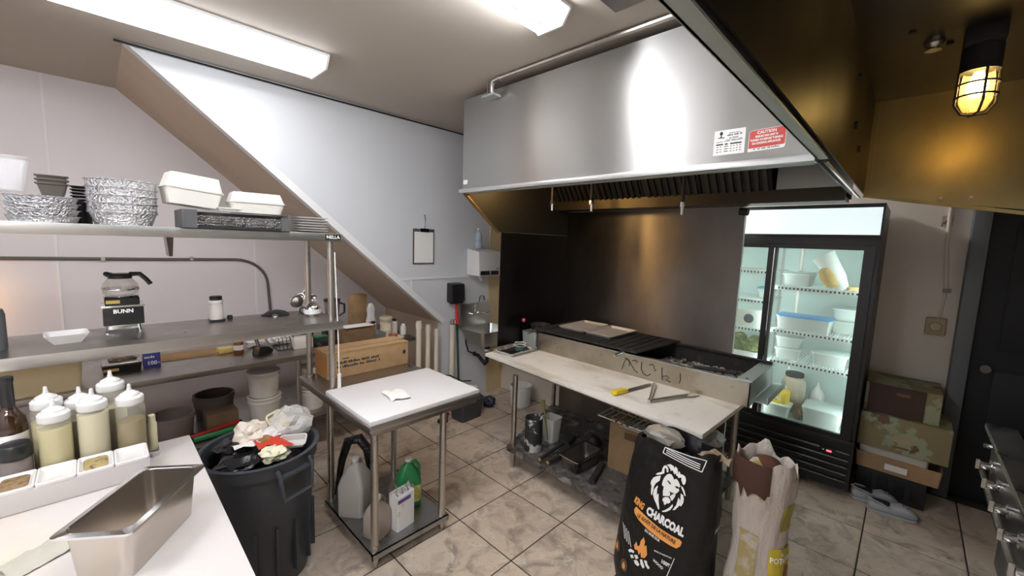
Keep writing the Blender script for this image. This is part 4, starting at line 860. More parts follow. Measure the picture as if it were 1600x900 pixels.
# grill trough
gr = T('charcoal_grill', 'long steel charcoal trough grill with scrawled soot marks', 'grill', (3.04, 1.45, ZH))
m_gr = mat('heat stained steel', (.50, .46, .38), .38, 1, var=[(2.6, (.34, .27, .17), .5, .75), (13, (.12, .1, .08), .62, .75)], rvar=(5, .3, .5))
GX0, GX1, GY0, GY1, GZ = 2.78, 3.32, .63, 2.36, .985
M().box(GX0, GX0+.006, GY0, GY1, ZH, GZ).done('front_panel', m_gr, gr)
M().box(GX1-.006, GX1, GY0, GY1, ZH, GZ+.03).done('back_panel', m_soot, gr)
M().box(GX0, GX1, GY1-.006, GY1, ZH, GZ).done('end_panel', m_gr, gr)
M().box(GX0, GX1, GY0, GY0+.006, ZH, GZ).done('end_panel', m_galv, gr)
M().box(GX0+.006, GX1-.006, GY0+.006, GY1-.006, ZH+.06, ZH+.066).done('fire_bed', m_soot, gr)
M().box(GX0-.006, GX0+.03, GY0, GY1, GZ, GZ+.008).done('top_rail', m_steel, gr, bev=.002)
M().box(GX1-.04, GX1+.005, GY0, GY1, GZ+.03, GZ+.036).done('rear_rail', m_soot, gr)
M().box(GX0-.01, GX1+.02, GY0-.012, GY0+.075, GZ+.008, GZ+.018).done('end_bracket', m_galv, gr, bev=.003)
M().cyl((GX0+.03, GY0+.03, GZ+.018), (GX0+.03, GY0+.03, GZ+.0195), .010, n=12).done('bracket_hole', m_mblack, gr)
M().box(GX0+.05, GX1, GY0-.09, GY0-.012, ZH+.03, ZH+.036).done('side_ledge', m_galv, gr)
M().box(GX0+.05, GX1, GY0-.09, GY0-.084, ZH+.03, ZH+.075).done('ledge_lip', m_galv, gr)
# scrawled lettering in soot
def stroke(pts): M().tube([(GX0-.0012, y, z) for y, z in pts], .0028, 5).done('scrawl', m_mblack, gr)
stroke([(1.50, .86), (1.485, .92), (1.465, .955), (1.445, .945), (1.44, .90)]); stroke([(1.485, .955), (1.44, .935), (1.40, .88), (1.37, .865)]); stroke([(1.42, .945), (1.395, .955), (1.375, .945)])
stroke([(1.345, .955), (1.345, .90), (1.325, .87), (1.295, .86), (1.27, .88)]); stroke([(1.285, .945), (1.26, .955), (1.245, .945), (1.25, .93), (1.23, .92), (1.245, .91)])
stroke([(1.19, .95), (1.185, .89), (1.18, .86)]); stroke([(1.185, .885), (1.15, .90), (1.13, .885), (1.155, .87), (1.12, .86)])
stroke([(1.06, .94), (1.055, .90), (1.06, .87)])
# ash and coals
am = M()
for i in range(420):
    y = random.uniform(GY0+.05, 1.35); x = random.uniform(GX0+.03, GX1-.05); s_ = random.uniform(.006, .018)
    am.at(x, y, ZH+.066+s_*.5+.03*math.exp(-((y-1.12)/.14)**2-((x-2.98)/.12)**2), rz=random.random()*6, rx=random.random())
    am.box(-s_, s_, -s_*.7, s_*.7, -s_*.5, s_*.5)
ao = am.done('ash', mat('ash', (.16, .15, .145), .95, var=[(9, (.5, .48, .46), .5, .62)]), gr); ao['kind'] = 'stuff'
M().tube([(GX0+.12, 1.02, GZ-.01), (GX0+.14, .75, GZ+.005)], .012, 8).done('fire_poker', m_mblack, gr)
# griddle plate
gd = T('griddle_plate', 'black griddle plate lying over the left of the charcoal grill', 'griddle', (3.05, 1.9, GZ+.012))
M().prism([(2.73, 2.37), (2.715, 1.36), (3.36, 1.30), (3.38, 2.37)], 'z', GZ+.0365, GZ+.048).done('plate', m_soot, gd, bev=.003)
for k in range(14):
    M().box(2.74, 3.34, 1.40+.066*k, 1.43+.066*k, GZ+.0482, GZ+.0525).done('ridge', m_soot, gd)
M().cyl((2.71, 1.46, GZ+.03), (2.60, 1.47, GZ+.018), .013).done('handle', m_steel, gd)
M().cyl((2.71, 2.33, GZ+.03), (2.62, 2.33, GZ+.025), .011).done('handle', m_steel, gd)
ZP = GZ+.0528
for i, (x, y, rz, lb) in enumerate(((3.13, 2.10, .02, 'aluminium sheet tray on the griddle, the farther left one'), (3.12, 1.815, -.04, 'aluminium sheet tray on the griddle, the nearer right one'))):
    q = M().at(x, y, ZP, rz=rz); q.tub(.42, .265, .022, .012, .015, .003, .006)
    tag(q.done('sheet_tray', mat('tray alu %d' % i, (.66, .62, .58), .5, .35, var=[(5, (.45, .4, .36), .55, .75)])), lb, 'tray')
# dark pan on the left end
t = T('frying_pan', 'sooty black pan at the far left end of the grill', 'pan', (2.93, 2.44, ZH+.12))
M().at(2.93, 2.455, ZH).tub(.34, .17, .15, .01, .02, .003).done('box', m_galv, t)
M().at(2.93, 2.455, ZH+.151).lathe([(.08, 0), (.098, .05), (.10, .052), (.095, .052), (.075, .008)], 28).done('pan', m_soot, t)
M().tube([(2.84, 2.42, ZH+.19), (2.74, 2.36, ZH+.185)], .011, 8).done('handle', m_steel, t)
# foil tray with bowls
t = T('foil_tray', 'foil lined black tray at the left end of the white table', 'tray', (2.70, 2.46, ZH))
q = M().at(2.58, 2.44, ZH, rz=.04); q.tub(.34, .22, .028, .008, .015, .004, .012).done('tray', m_foil, t)
q = M().at(2.58, 2.44, ZH+.005, rz=.04); q.box(-.15, .15, -.095, .095, 0, .003).done('liner', m_black, t)
for x, y, z, lb in ((2.60, 2.40, ZH+.009, 'white enamel bowl, the front one in the foil tray'), (2.66, 2.46, ZH+.009, 'white enamel bowl, the rear one in the foil tray')):
    b_ = T('enamel_bowl', lb, 'bowl', (x, y, z))
    M().at(x, y, z).lathe([(.03, 0), (.044, .01), (.047, .045), (.049, .046), (.049, .049), (.046, .049), (.043, .012), (0, .006)], 24, cap1=False).done('bowl', mat('dark green enamel', (.06, .10, .09), .3), b_)
    M().at(x, y, z).lathe([(.0495, .0495), (.051, .051), (.046, .0515), (.044, .046)], 24, cap0=False, cap1=False).done('white_rim', m_white, b_)
    M().tube([(x-.02, y, z+.04), (x-.05, y+.005, z+.075)], .004, 6).done('spoon', m_chrome, b_)
# knife and tongs on the white top
t = T('bread_knife', 'long knife with a yellow handle on the grill table', 'knife', (2.45, 1.26, ZH))
d_ = Vector((2.688-2.304, 1.225-1.298, 0)).normalized(); a_ = math.atan2(d_.y, d_.x)
q = M().at(2.304, 1.298, ZH, rz=a_); q.loft([[(x, y*w, .004+z*h) for y, z in ((-1, 0), (1, 0), (1, 1), (-1, 1))] for x, w, h in ((0, .012, .02), (.015, .022, .026), (.06, .018, .024), (.10, .021, .024), (.135, .016, .02))]); q.done('handle', m_yellow, t, bev=.004)
q = M().at(2.304, 1.298, ZH+.008, rz=a_); q.prism([(.13, -.018), (.13, .014), (.38, .014), (.41, 0), (.37, -.018)], 'z', 0, .002); q.done('blade', mat('dark blade', (.25, .2, .16), .35, 1), t)
t = T('tongs', 'open steel tongs on the grill table beside the knife', 'tongs', (2.40, 1.07, ZH))
M().tube([(2.375, 1.078, ZH+.012), (2.70, 1.20, ZH+.012)], .009, 8, [.009, .013]).done('arm', m_leg, t)
M().tube([(2.375, 1.078, ZH+.014), (2.60, .985, ZH+.014), (2.66, .96, ZH+.014)], .009, 8, [.009, .012, .012]).done('arm', m_leg, t)
M().at(2.70, .945, ZH+.012, rz=-.35).loft([rr(.03, .02, .006, -.008), rr(.10, .05, .022, -.002), rr(.10, .05, .022, .004), rr(.03, .02, .006, .008)]).done('scallop', m_leg, t)
M().cyl((2.368, 1.08, ZH), (2.368, 1.08, ZH+.026), .009, n=10).done('pivot', m_chrome, t)
# ---- under the grill table (undershelf z = .177)
ZL = .1775
t = T('charcoal_can', 'tall black can streaked with white ash under the grill table', 'can', (2.34, 1.99, ZL))
M().at(2.345, 1.99, ZL).lathe([(.068, 0), (.07, .005), (.07, .26), (.067, .262), (.066, .26), (.066, .01)], 28).done('body', mat('ashy black', (.025, .025, .028), .55, var=[(9, (.55, .53, .5), .54, .58)]), t)
t = T('square_tub', 'tall clear square tub behind the black can', 'container', (2.55, 1.98, ZL))
M().at(2.57, 1.99, ZL).tub(.13, .13, .20, .015, .02, .003, .005).done('tub', m_milky, t)
M().tube([(2.52, 1.98, ZL+.02), (2.48, 2.0, ZL+.27), (2.47, 2.01, ZL+.36)], .008, 8, [.006, .008, .02]).done('spatula', mat('olive', (.25, .24, .08), .5), t)
t = T('steel_pan', 'small deep steel pan with a dark inside under the grill table', 'pan', (2.42, 1.60, ZL))
q = M().at(2.44, 1.60, ZL, rz=-.05); q.tub(.30, .165, .10, .012, .03, .003, n=5).done('body', mat('sooty pan', (.30, .28, .26), .35, 1, var=[(4, (.05, .045, .04), .45, .6)]), t)
q = M().at(2.44, 1.60, ZL, rz=-.05); q.loft([rr(.302, .167, .03, .10, 5), rr(.325, .19, .02, .10, 5), rr(.325, .19, .02, .104, 5), rr(.296, .161, .028, .104, 5)], False, False).done('rim', m_chrome, t)
for i, (p0, p1, lb) in enumerate((((2.225, 1.815, ZL+.03), (2.54, 1.83, ZL+.05), 'black grill brush with a copper tip, left one under the table'), ((2.235, 1.745, ZL+.03), (2.40, 1.735, ZL+.04), 'black grill brush with a copper tip, right one under the table'))):
    t = T('grill_brush', lb, 'brush', p0)
    M().tube([p0, p1], .014, 8).done('handle', m_mblack, t)
    d_ = (Vector(p1)-Vector(p0)).normalized(); M().tube([Vector(p0)+d_*.004, Vector(p0)-d_*.004], .0125, 8).done('tip', mat('copper %d' % i, (.7, .35, .15), .35, .6), t)
    M().at(p1[0], p1[1], p1[2], rz=.2).box(-.02, .13, -.045, .045, -.03, .02).done('brush_head', m_mblack, t, bev=.008)
t = T('coal_shovel', 'dark round handled shovel behind the small steel pan', 'shovel', (2.70, 1.68, ZL))
M().at(2.72, 1.67, ZL).loft([rr(.10, .09, .03, 0), rr(.12, .11, .04, .06), rr(.06, .05, .02, .10)]).done('scoop', m_mblack, t)
tag(M().tube([(2.28, 1.40, ZL+.0225), (2.53, 1.475, ZL+.0225)], .022, 10).done('charred_stick', m_soot), 'charred stick lying beside the small steel pan', 'stick')
t = T('cardboard_box', 'tall brown cardboard box standing under the grill table', 'box', (2.75, 1.1, ZL))
M().at(2.79, 1.27, ZL, rz=.06).box(-.22, .22, -.19, .19, 0, .40).done('carton', mat('brown carton', (.30, .19, .10), .8, var=[(9, (.22, .14, .07), .4, .7)]), t, bev=.003)
M().at(2.79, 1.27, ZL+.4005, rz=.06).box(-.26, -.02, -.19, .19, 0, .004).done('flap', m_dcard, t)
q = M().at(2.5695, 1.27, ZL+.26, rz=.06); q.box(-.0022, -.001, -.06, .06, 0, .05).done('stamp', mat('dark stamp', (.10, .06, .03), .8), t, smooth=0)
rk = T('grill_rack', 'bundle of wire grill racks on the cardboard box under the table', 'rack', (2.70, 1.1, ZL+.41))
for i in range(16):
    y = .82+.042*i
    M().tube([(2.40, y, ZL+.44+.012*math.sin(i)), (2.80, y-.02, ZL+.46+.01*math.cos(i*2))], .005, 6).done('wire', m_leg, rk)
for x in (2.43, 2.60, 2.77): M().tube([(x, .80, ZL+.425), (x, 1.47, ZL+.428)], .006, 6).done('cross_wire', m_leg, rk)
M().at(2.48, 1.2, ZL+.405).box(-.05, .05, -.12, .10, 0, .014).done('scraper', mat('dull grey', (.3, .27, .24), .6), rk)
crumple('plastic_bag', 'grey plastic bag stuffed in the open mouth of the charcoal bag', 'bag', 2.035, .83, .815, .055, .105, .05, mat('grey film', (.32, .29, .25), .3, alpha=.85, bump=(25, .6)), 71, .25)
crumple('plastic_bag', 'pale plastic bag under the right end of the grill table', 'bag', 2.95, .86, .48, .10, .07, .06, mat('pale film2', (.5, .5, .48), .35), 73, .3)
pail('white lidless bucket on the floor left of the grill table legs', 3.24, 2.96, .0, .125, .24, False, m_white)

# ================================================================== CHARCOAL BAG
BG = T('charcoal_bag', 'black charcoal bag with a white lion emblem leaning on the grill table', 'bag', (2.0, .78, 0))
BH = .83
def bagC(v): return (2.0+.03*v, .785-.035*v)     # centre line
def bagW(v): return .245-.03*v-.02*max(0, (v-.8)/.2) - .025*max(0, (.12-v)/.12)
def bagD(v): return .155-.06*v**2 - .02*max(0, (.1-v)/.1)
def bag_front(y, z):
    v = z/BH; cx, cy = bagC(v); tt = min(.999, abs((y-cy)/bagW(v)))
    return cx - bagD(v)*(1-tt**3.2)**(1/3.2)
rings = []
for i in range(29):
    v = i/28; cx, cy = bagC(v); r = []
    for k in range(56):
        a = 2*PI*k/56; c, s_ = math.cos(a), math.sin(a)
        e = 2/3.2
        px_, py_ = bagD(v)*math.copysign(abs(c)**e, c), bagW(v)*math.copysign(abs(s_)**e, s_)
        back = .012*noise.noise((px_*14, py_*14, v*7)) if c > -.25 else 0
        zz = v*BH + (.012*math.sin(a*3+1)+.01*math.sin(a*5)-.035*max(0, s_) if i == 28 else 0)
        r.append((cx+px_+back*c, cy+py_+back*s_, zz))
    rings.append(r)
cx, cy = bagC(.9); inner = [[(cx+(p[0]-cx)*.93, cy+(p[1]-cy)*.95, p[2]-.003) for p in rings[-1]], [(cx+(p[0]-cx)*.85, cy+(p[1]-cy)*.9, BH*.86) for p in rings[-1]]]
M().loft(rings+inner).done('sack', mat('black paper', (.008, .0075, .0075), .45, spec=.3, bump=((7, 7, 5), .5, .05)), BG, smooth=60)
m_or = mat('orange print', (.80, .33, .08), .55)
def onbag(pts2, name, mt, off=.0035, cuts=0):
    m = M(); m.face([m.v((0, y, z)) for y, z in pts2])
    bmesh.ops.triangulate(m.b, faces=m.b.faces[:])
    if cuts: bmesh.ops.subdivide_edges(m.b, edges=m.b.edges[:], cuts=cuts, use_grid_fill=True)
    for v in m.b.verts: v.co.x = bag_front(v.co.y, v.co.z)-off
    return m.done(name, mt, BG, smooth=0)
LION = [[(0.777, 0.694), (0.776, 0.712), (0.77, 0.728), (0.759, 0.732), (0.749, 0.725), (0.745, 0.705), (0.753, 0.702), (0.757, 0.716), (0.766, 0.719), (0.769, 0.711), (0.768, 0.698), (0.764, 0.692), (0.777, 0.681), (0.793, 0.672), (0.806, 0.669), (0.797, 0.68)], [(0.759, 0.736), (0.741, 0.746), (0.725, 0.743), (0.719, 0.733), (0.717, 0.745), (0.706, 0.739), (0.701, 0.722), (0.698, 0.711), (0.698, 0.73), (0.69, 0.724), (0.689, 0.718), (0.677, 0.721), (0.665, 0.715), (0.66, 0.701), (0.662, 0.683), (0.668, 0.675), (0.673, 0.679), (0.683, 0.697), (0.679, 0.699), (0.669, 0.689), (0.668, 0.702), (0.676, 0.708), (0.685, 0.705), (0.695, 0.697), (0.7, 0.705), (0.706, 0.704), (0.71, 0.715), (0.716, 0.706), (0.723, 0.717), (0.73, 0.723), (0.734, 0.714), (0.739, 0.724), (0.748, 0.733)], [(0.779, 0.674), (0.789, 0.649), (0.781, 0.649), (0.798, 0.628), (0.807, 0.605), (0.809, 0.581), (0.81, 0.56), (0.816, 0.57), (0.818, 0.592), (0.816, 0.613), (0.824, 0.611), (0.823, 0.63), (0.814, 0.65), (0.799, 0.663)], [(0.789, 0.621), (0.785, 0.617), (0.79, 0.597), (0.786, 0.572), (0.781, 0.585), (0.777, 0.582), (0.773, 0.552), (0.764, 0.515), (0.769, 0.51), (0.782, 0.531), (0.796, 0.55), (0.805, 0.569), (0.804, 0.593)], [(0.751, 0.51), (0.736, 0.524), (0.719, 0.543), (0.705, 0.567), (0.702, 0.557), (0.712, 0.535), (0.729, 0.518), (0.744, 0.509)], [(0.702, 0.539), (0.695, 0.556), (0.685, 0.575), (0.683, 0.593), (0.683, 0.609), (0.675, 0.601), (0.672, 0.587), (0.667, 0.606), (0.67, 0.623), (0.675, 0.633), (0.664, 0.628), (0.658, 0.613), (0.658, 0.594), (0.666, 0.573), (0.673, 0.575), (0.681, 0.561), (0.691, 0.545)], [(0.679, 0.667), (0.67, 0.665), (0.66, 0.651), (0.652, 0.629), (0.658, 0.628), (0.665, 0.642), (0.675, 0.656)], [(0.76, 0.629), (0.768, 0.634), (0.766, 0.655), (0.762, 0.671), (0.752, 0.689), (0.742, 0.699), (0.729, 0.701), (0.718, 0.69), (0.715, 0.682), (0.705, 0.69), (0.696, 0.686), (0.686, 0.673), (0.681, 0.662), (0.687, 0.655), (0.695, 0.659), (0.704, 0.652), (0.699, 0.647), (0.687, 0.65), (0.683, 0.642), (0.691, 0.629), (0.697, 0.621), (0.706, 0.617), (0.715, 0.611), (0.722, 0.609), (0.725, 0.597), (0.741, 0.59), (0.755, 0.584), (0.754, 0.596), (0.759, 0.605), (0.75, 0.624)], [(0.754, 0.574), (0.744, 0.584), (0.729, 0.59), (0.717, 0.58), (0.717, 0.57), (0.725, 0.56), (0.732, 0.559), (0.741, 0.545), (0.746, 0.549), (0.748, 0.558), (0.755, 0.561)], [(0.723, 0.597), (0.714, 0.609), (0.706, 0.616), (0.697, 0.619), (0.699, 0.606), (0.709, 0.581), (0.715, 0.584)]]
EYES = [[(0.745, 0.664), (0.739, 0.668), (0.726, 0.66), (0.725, 0.653), (0.732, 0.654)], [(0.705, 0.652), (0.7, 0.658), (0.693, 0.657), (0.699, 0.649)], [(0.728, 0.622), (0.718, 0.619), (0.704, 0.621), (0.717, 0.609), (0.722, 0.61)]]
FLAME = [[(0.823, 0.341), (0.814, 0.321), (0.816, 0.297), (0.805, 0.309), (0.801, 0.287), (0.796, 0.264), (0.807, 0.24), (0.826, 0.233), (0.831, 0.256), (0.839, 0.238), (0.848, 0.258), (0.863, 0.254), (0.869, 0.271), (0.859, 0.298), (0.85, 0.278), (0.84, 0.288), (0.837, 0.313)]]
COALS = [[(0.9, 0.227), (0.886, 0.243), (0.865, 0.243), (0.866, 0.231), (0.88, 0.229), (0.889, 0.22)], [(0.886, 0.21), (0.871, 0.22), (0.863, 0.208), (0.877, 0.197)], [(0.864, 0.224), (0.847, 0.234), (0.838, 0.221), (0.852, 0.207)], [(0.862, 0.196), (0.845, 0.207), (0.829, 0.193), (0.837, 0.179), (0.853, 0.181)], [(0.83, 0.221), (0.818, 0.226), (0.802, 0.195), (0.81, 0.184), (0.824, 0.197)], [(0.809, 0.229), (0.794, 0.233), (0.789, 0.218), (0.775, 0.207), (0.784, 0.196), (0.799, 0.207)]]
BAND = [[(0.883, 0.468), (0.893, 0.449), (0.889, 0.431), (0.86, 0.409), (0.808, 0.389), (0.75, 0.376), (0.694, 0.37), (0.663, 0.37), (0.647, 0.388), (0.642, 0.41), (0.651, 0.418), (0.698, 0.42), (0.754, 0.427), (0.813, 0.444), (0.858, 0.459)]]
for p in LION: onbag(p, 'lion_emblem', m_prt)
for p in EYES: onbag(p, 'lion_eye', m_ink, .005)
for p in FLAME: onbag(p, 'flame_emblem', m_or)
for p in COALS: onbag(p, 'coal_emblem', m_prt)
onbag(BAND[0], 'orange_band', m_or, .0035, 2)
def btext(s_, y0, z0, y1, z1, size, mt, sx=1, bold=0, off=.005):
    d_ = Vector((y1-y0, z1-z0)).normalized(); c = ((y0+y1)/2, (z0+z1)/2)
    def fn(p):
        y = c[0]+d_.x*p.x + d_.y*p.y*1.0; z = c[1]+d_.y*p.x - d_.x*p.y
        return Vector((bag_front(y, z)-off, y, z))
    text('lettering', s_, size, mt, BG, None, sx, bold, fn=fn)
btext('CHARCOAL', .815, .478, .648, .457, .056, m_prt, .62, .0034)
btext('KING', .893, .499, .845, .485, .048, m_or, .48, .0026)
btext('LE GOÛT DE LA NATURE', .872, .433, .668, .394, .026, m_ink, .70, .0008)
btext('DU BOIS DUR', .85, .385, .715, .359, .018, m_prt, .72, .0006)
btext('100%', .73, .275, .675, .272, .026, m_prt, .8, .0012)
btext('WOOD', .775, .262, .70, .238, .020, m_prt, .8, .0006)
btext('MADE OF HARDWOOD', .772, .305, .668, .315, .010, m_prt, .8, .0002)
for a_ in ([(.667, .32), (.664, .32), (.690, .21), (.694, .21)],): onbag(a_, 'print_line', m_prt)
fr = [(.785, .785), (.60, .76), (.588, .815), (.778, .815)]
for (a_, b_) in zip(fr, fr[1:]+fr[:1]):
    n_ = Vector((-(b_[1]-a_[1]), b_[0]-a_[0])).normalized()*.002
    onbag([(a_[0]-n_.x, a_[1]-n_.y), (b_[0]-n_.x, b_[1]-n_.y), (b_[0]+n_.x, b_[1]+n_.y), (a_[0]+n_.x, a_[1]+n_.y)], 'print_line', m_prt, .0035, 2)
for k in range(3):
    z = .779+.0095*k
    onbag([(.77, z+.012), (.61, z-.008), (.61, z-.004), (.77, z+.016)], 'print_line', m_prt, .0035, 2)
for k in range(4): onbag([(.955-.014*k, .34-.006*k), (.951-.014*k, .34-.006*k), (.925-.014*k, .27-.006*k), (.929-.014*k, .27-.006*k)], 'print_line', m_prt, .004)
for y, z in ((.975, .20), (.915, .135)): onbag([(y+.022*math.cos(i*PI/6), z+.034*math.sin(i*PI/6)) for i in range(12)], 'badge', mat('badge', (.09, .06, .04), .6), .0045); onbag([(y-.006, z-.02), (y+.008, z-.018), (y+.01, z), (y+.001, z+.02), (y-.008, z)], 'badge_flame', m_or, .006)
# side panel print
text('lettering', 'KING', .045, m_or, BG, frame((2.02, .538, .50), (1, 0, 0), (0, 0, 1)), .6, .001)
text('lettering', 'CHARCOAL', .022, m_prt, BG, frame((2.02, .534, .46), (1, 0, 0), (0, 0, 1)), .6, .001)
cr_ = M()
for i in range(60):
    s_ = random.uniform(.012, .03); a = random.random()*6.28; q_ = random.random()**.5
    cr_.at(2.028+.06*q_*math.cos(a), .755+.15*q_*math.sin(a), BH*.86+s_*.5, rz=random.random()*6, rx=random.random()*2); cr_.box(-s_, s_, -s_*.7, s_*.7, -s_*.6, s_*.6)
co = cr_.done('coal_lumps', m_soot, BG); co['kind'] = 'stuff'
# torn brown inner layer
q = M(); g_ = [[q.v((1.975+.06*j/3+.01*math.sin(i), .50+.028*i, BH-.02+.018*math.sin(i*1.7+j)+.02*j/3)) for j in range(4)] for i in range(6)]
for i in range(5):
    for j in range(3): q.face([g_[i][j], g_[i+1][j], g_[i+1][j+1], g_[i][j+1]])
q.done('torn_flap', mat('kraft', (.32, .24, .16), .8), BG)

# ================================================================== POTATO SACK
PB = T('produce_sack', 'tall white and yellow potato sack with a torn brown top', 'sack', (2.06, .35, 0))
rings = []
for i in range(33):
    v = i/32; r = []
    for k in range(44):
        a = 2*PI*k/44; c, s_ = math.cos(a), math.sin(a)
        rx_ = .118-.02*v+.012*math.sin(v*9); ry_ = .128-.018*v+.01*math.sin(v*7+1)
        rx_ *= 1-.25*max(0, (.06-v)/.06); ry_ *= 1-.25*max(0, (.06-v)/.06)
        n_ = 1+.10*noise.noise((c*2.2, s_*2.2, v*5))+.05*noise.noise((c*5, s_*5, v*12))
        zz = v*.90+((.02*math.sin(a*2+.6)+.018*math.sin(a*5)+.015*math.sin(a*9)-.02) if i > 30 else 0)
        r.append((2.06+rx_*c*n_, .372+ry_*s_*n_, zz))
    rings.append(r)
inn = [[(2.06+(p[0]-2.06)*.94, .372+(p[1]-.372)*.94, p[2]-.004) for p in rings[-1]], [(2.06+(p[0]-2.06)*.9, .372+(p[1]-.372)*.9, .78) for p in rings[-1]]]
M().loft(rings+inn).done('sack', mat('woven sack', (.42, .37, .33), .5, var=[((7, 7, 2.2), (.30, .24, .05), .62, .66), ((10, 10, 8), (.42, .36, .30), .5, .75)], bump=((20, 20, 9), .7, .02)), PB, smooth=60)
def psurf(a, z, off=.004):
    v = z/.9; c, s_ = math.cos(a), math.sin(a); rx_ = .118-.02*v+.012*math.sin(v*9); ry_ = .128-.018*v+.01*math.sin(v*7+1)
    n_ = 1+.10*noise.noise((c*2.2, s_*2.2, v*5))+.05*noise.noise((c*5, s_*5, v*12))
    return Vector((2.06+(rx_*n_+off)*c, .372+(ry_*n_+off)*s_, z))
def patch(name, a0, a1, z0, z1, mt, na=12, nz_=8, off=.004, edge=None):
    m = M(); g = [[m.v(psurf(a0+(a1-a0)*i/na, (z0+(z1-z0)*j/nz_) if not (edge and j == 0) else z0+edge*noise.noise((i*.9, 3, 1)), off)) for j in range(nz_+1)] for i in range(na+1)]
    for i in range(na):
        for j in range(nz_): m.face([g[i][j], g[i+1][j], g[i+1][j+1], g[i][j+1]])
    return m.done(name, mt, PB, smooth=60)
m_yl = mat('sack yellow', (.48, .38, .03), .5, var=[(9, (.36, .26, .02), .5, .7)])
pa = patch('yellow_print', 3.7, 4.8, .36, .52, m_yl)
patch('yellow_print', 4.0, 4.8, .60, .72, mat('sack olive', (.30, .25, .05), .5), off=.003)
patch('brown_print', 4.45, 4.8, .36, .43, mat('sack brown', (.22, .11, .02), .5), off=.006)
patch('faded_print', 2.6, 3.3, .2, .56, mat('faded olive', (.30, .24, .10), .6, var=[(9, (.42, .37, .33), .45, .55)]), off=.003)
patch('torn_brown_paper', 1.9, 3.5, .75, .885, mat('dark brown paper', (.05, .016, .009), .7), nz_=12, edge=.10, off=.006)
M().at(2.06, .372, .785).lathe([(.084, 0), (.078, .05), (.05, .085), (0, .10)], 20, cap0=False).done('contents', mat('dark brown mesh', (.10, .035, .02), .8, bump=(40, .6)), PB)
def ptxt(s_, z, size): text('lettering', s_, size, m_prt, PB, None, .8, .0008, fn=lambda p: psurf(4.2+p.x/.115, z+p.y, .008))
ptxt('LA', .50, .022); ptxt('POTATO', .47, .034)
# ================================================================== GLASS DOOR FRIDGE
FX0, FX1, FY0, FY1, FZ = 3.80, 4.50, .165, 1.42, 2.15
fg = T('display_fridge', 'black two-door glass display fridge with a lit header', 'fridge', (4.15, .8, 0))
m_fb = mat('fridge black', (.012, .012, .013), .35)
m_lin = mat('fridge liner', (.70, .80, .78), .4)
m_led = mat('fridge led', (.9, 1, .97), .4, emit=11, ecol=(.82, 1.0, .95))
m_wire = mat('white wire', (.80, .86, .85), .4)
for y0, y1 in ((FY0, FY0+.03), (FY1-.03, FY1)): M().box(FX0+.03, FX1, y0, y1, .04, FZ).done('side_panel', m_fb, fg)
M().box(FX1-.03, FX1, FY0+.03, FY1-.03, .04, FZ).done('back_panel', m_fb, fg)
M().box(FX0+.03, FX1-.03, FY0+.03, FY1-.03, FZ-.02, FZ).done('top_panel', m_fb, fg)
M().box(FX0+.02, FX0+.04, FY0, FY1, FZ-.025, FZ+.004).done('header_trim', m_fb, fg)
# lit header
M().box(FX0, FX0+.02, FY0+.012, FY1-.012, 1.935, FZ-.025).done('header', mat('lit header', (.85, .95, .97), .3, emit=.37, ecol=(.80, .95, 1.0)), fg)
M().box(FX0-.002, FX0+.03, FY0, FY0+.012, 1.93, FZ).done('header_frame', m_fb, fg)
M().box(FX0-.002, FX0+.03, FY1-.012, FY1, 1.93, FZ).done('header_frame', m_fb, fg)
M().box(FX0+.0, FX0+.05, FY0, FY1, 1.855, 1.933).done('top_rail', m_fb, fg, bev=.003)
# base with louvres
M().box(FX0+.02, FX1-.03, FY0+.03, FY1-.03, .04, .40).done('base', m_fb, fg)
M().box(FX0, FX0+.03, FY0, FY1, .385, .425).done('sill', m_fb, fg, bev=.003)
for k in range(5): M().prism([(FX0+.018, .09+.055*k), (FX0+.0, .105+.055*k), (FX0+.004, .115+.055*k), (FX0+.02, .105+.055*k)], 'y', FY0+.02, FY1-.02).done('louvre', mat('louvre %d' % k, (.03, .03, .032), .3), fg)
M().box(FX0-.004, FX0+.002, .26, .36, .30, .335).done('control_panel', m_mblack, fg)
M().box(FX0-.006, FX0-.003, .285, .315, .310, .322).done('red_display', mat('red led', (.8, .05, .05), .4, emit=3, ecol=(1, .05, .05)), fg)
M().cyl((FX0-.003, .335, .318), (FX0-.006, .335, .318), .006, n=10).done('button', m_white, fg)
# doors
def door(y0, y1, x):
    d = M()
    for a in ((y0, y0+.062, .425, 1.855), (y1-.04, y1, .425, 1.855), (y0+.062, y1-.04, .425, .462), (y0+.062, y1-.04, 1.825, 1.855)): d.box(x, x+.03, a[0], a[1], a[2], a[3])
    o = d.done('door', m_fb, fg)
    M().box(x+.012, x+.016, y0+.062, y1-.04, .462, 1.825).done('pane', m_glass, o)
    M().box(x-.001, x+.002, y1-.046, y1-.04, .462, 1.825).done('edge_strip', m_chrome, o)
door(.188, .835, FX0+.0); door(.775, FY1-.02, FX0+.034)
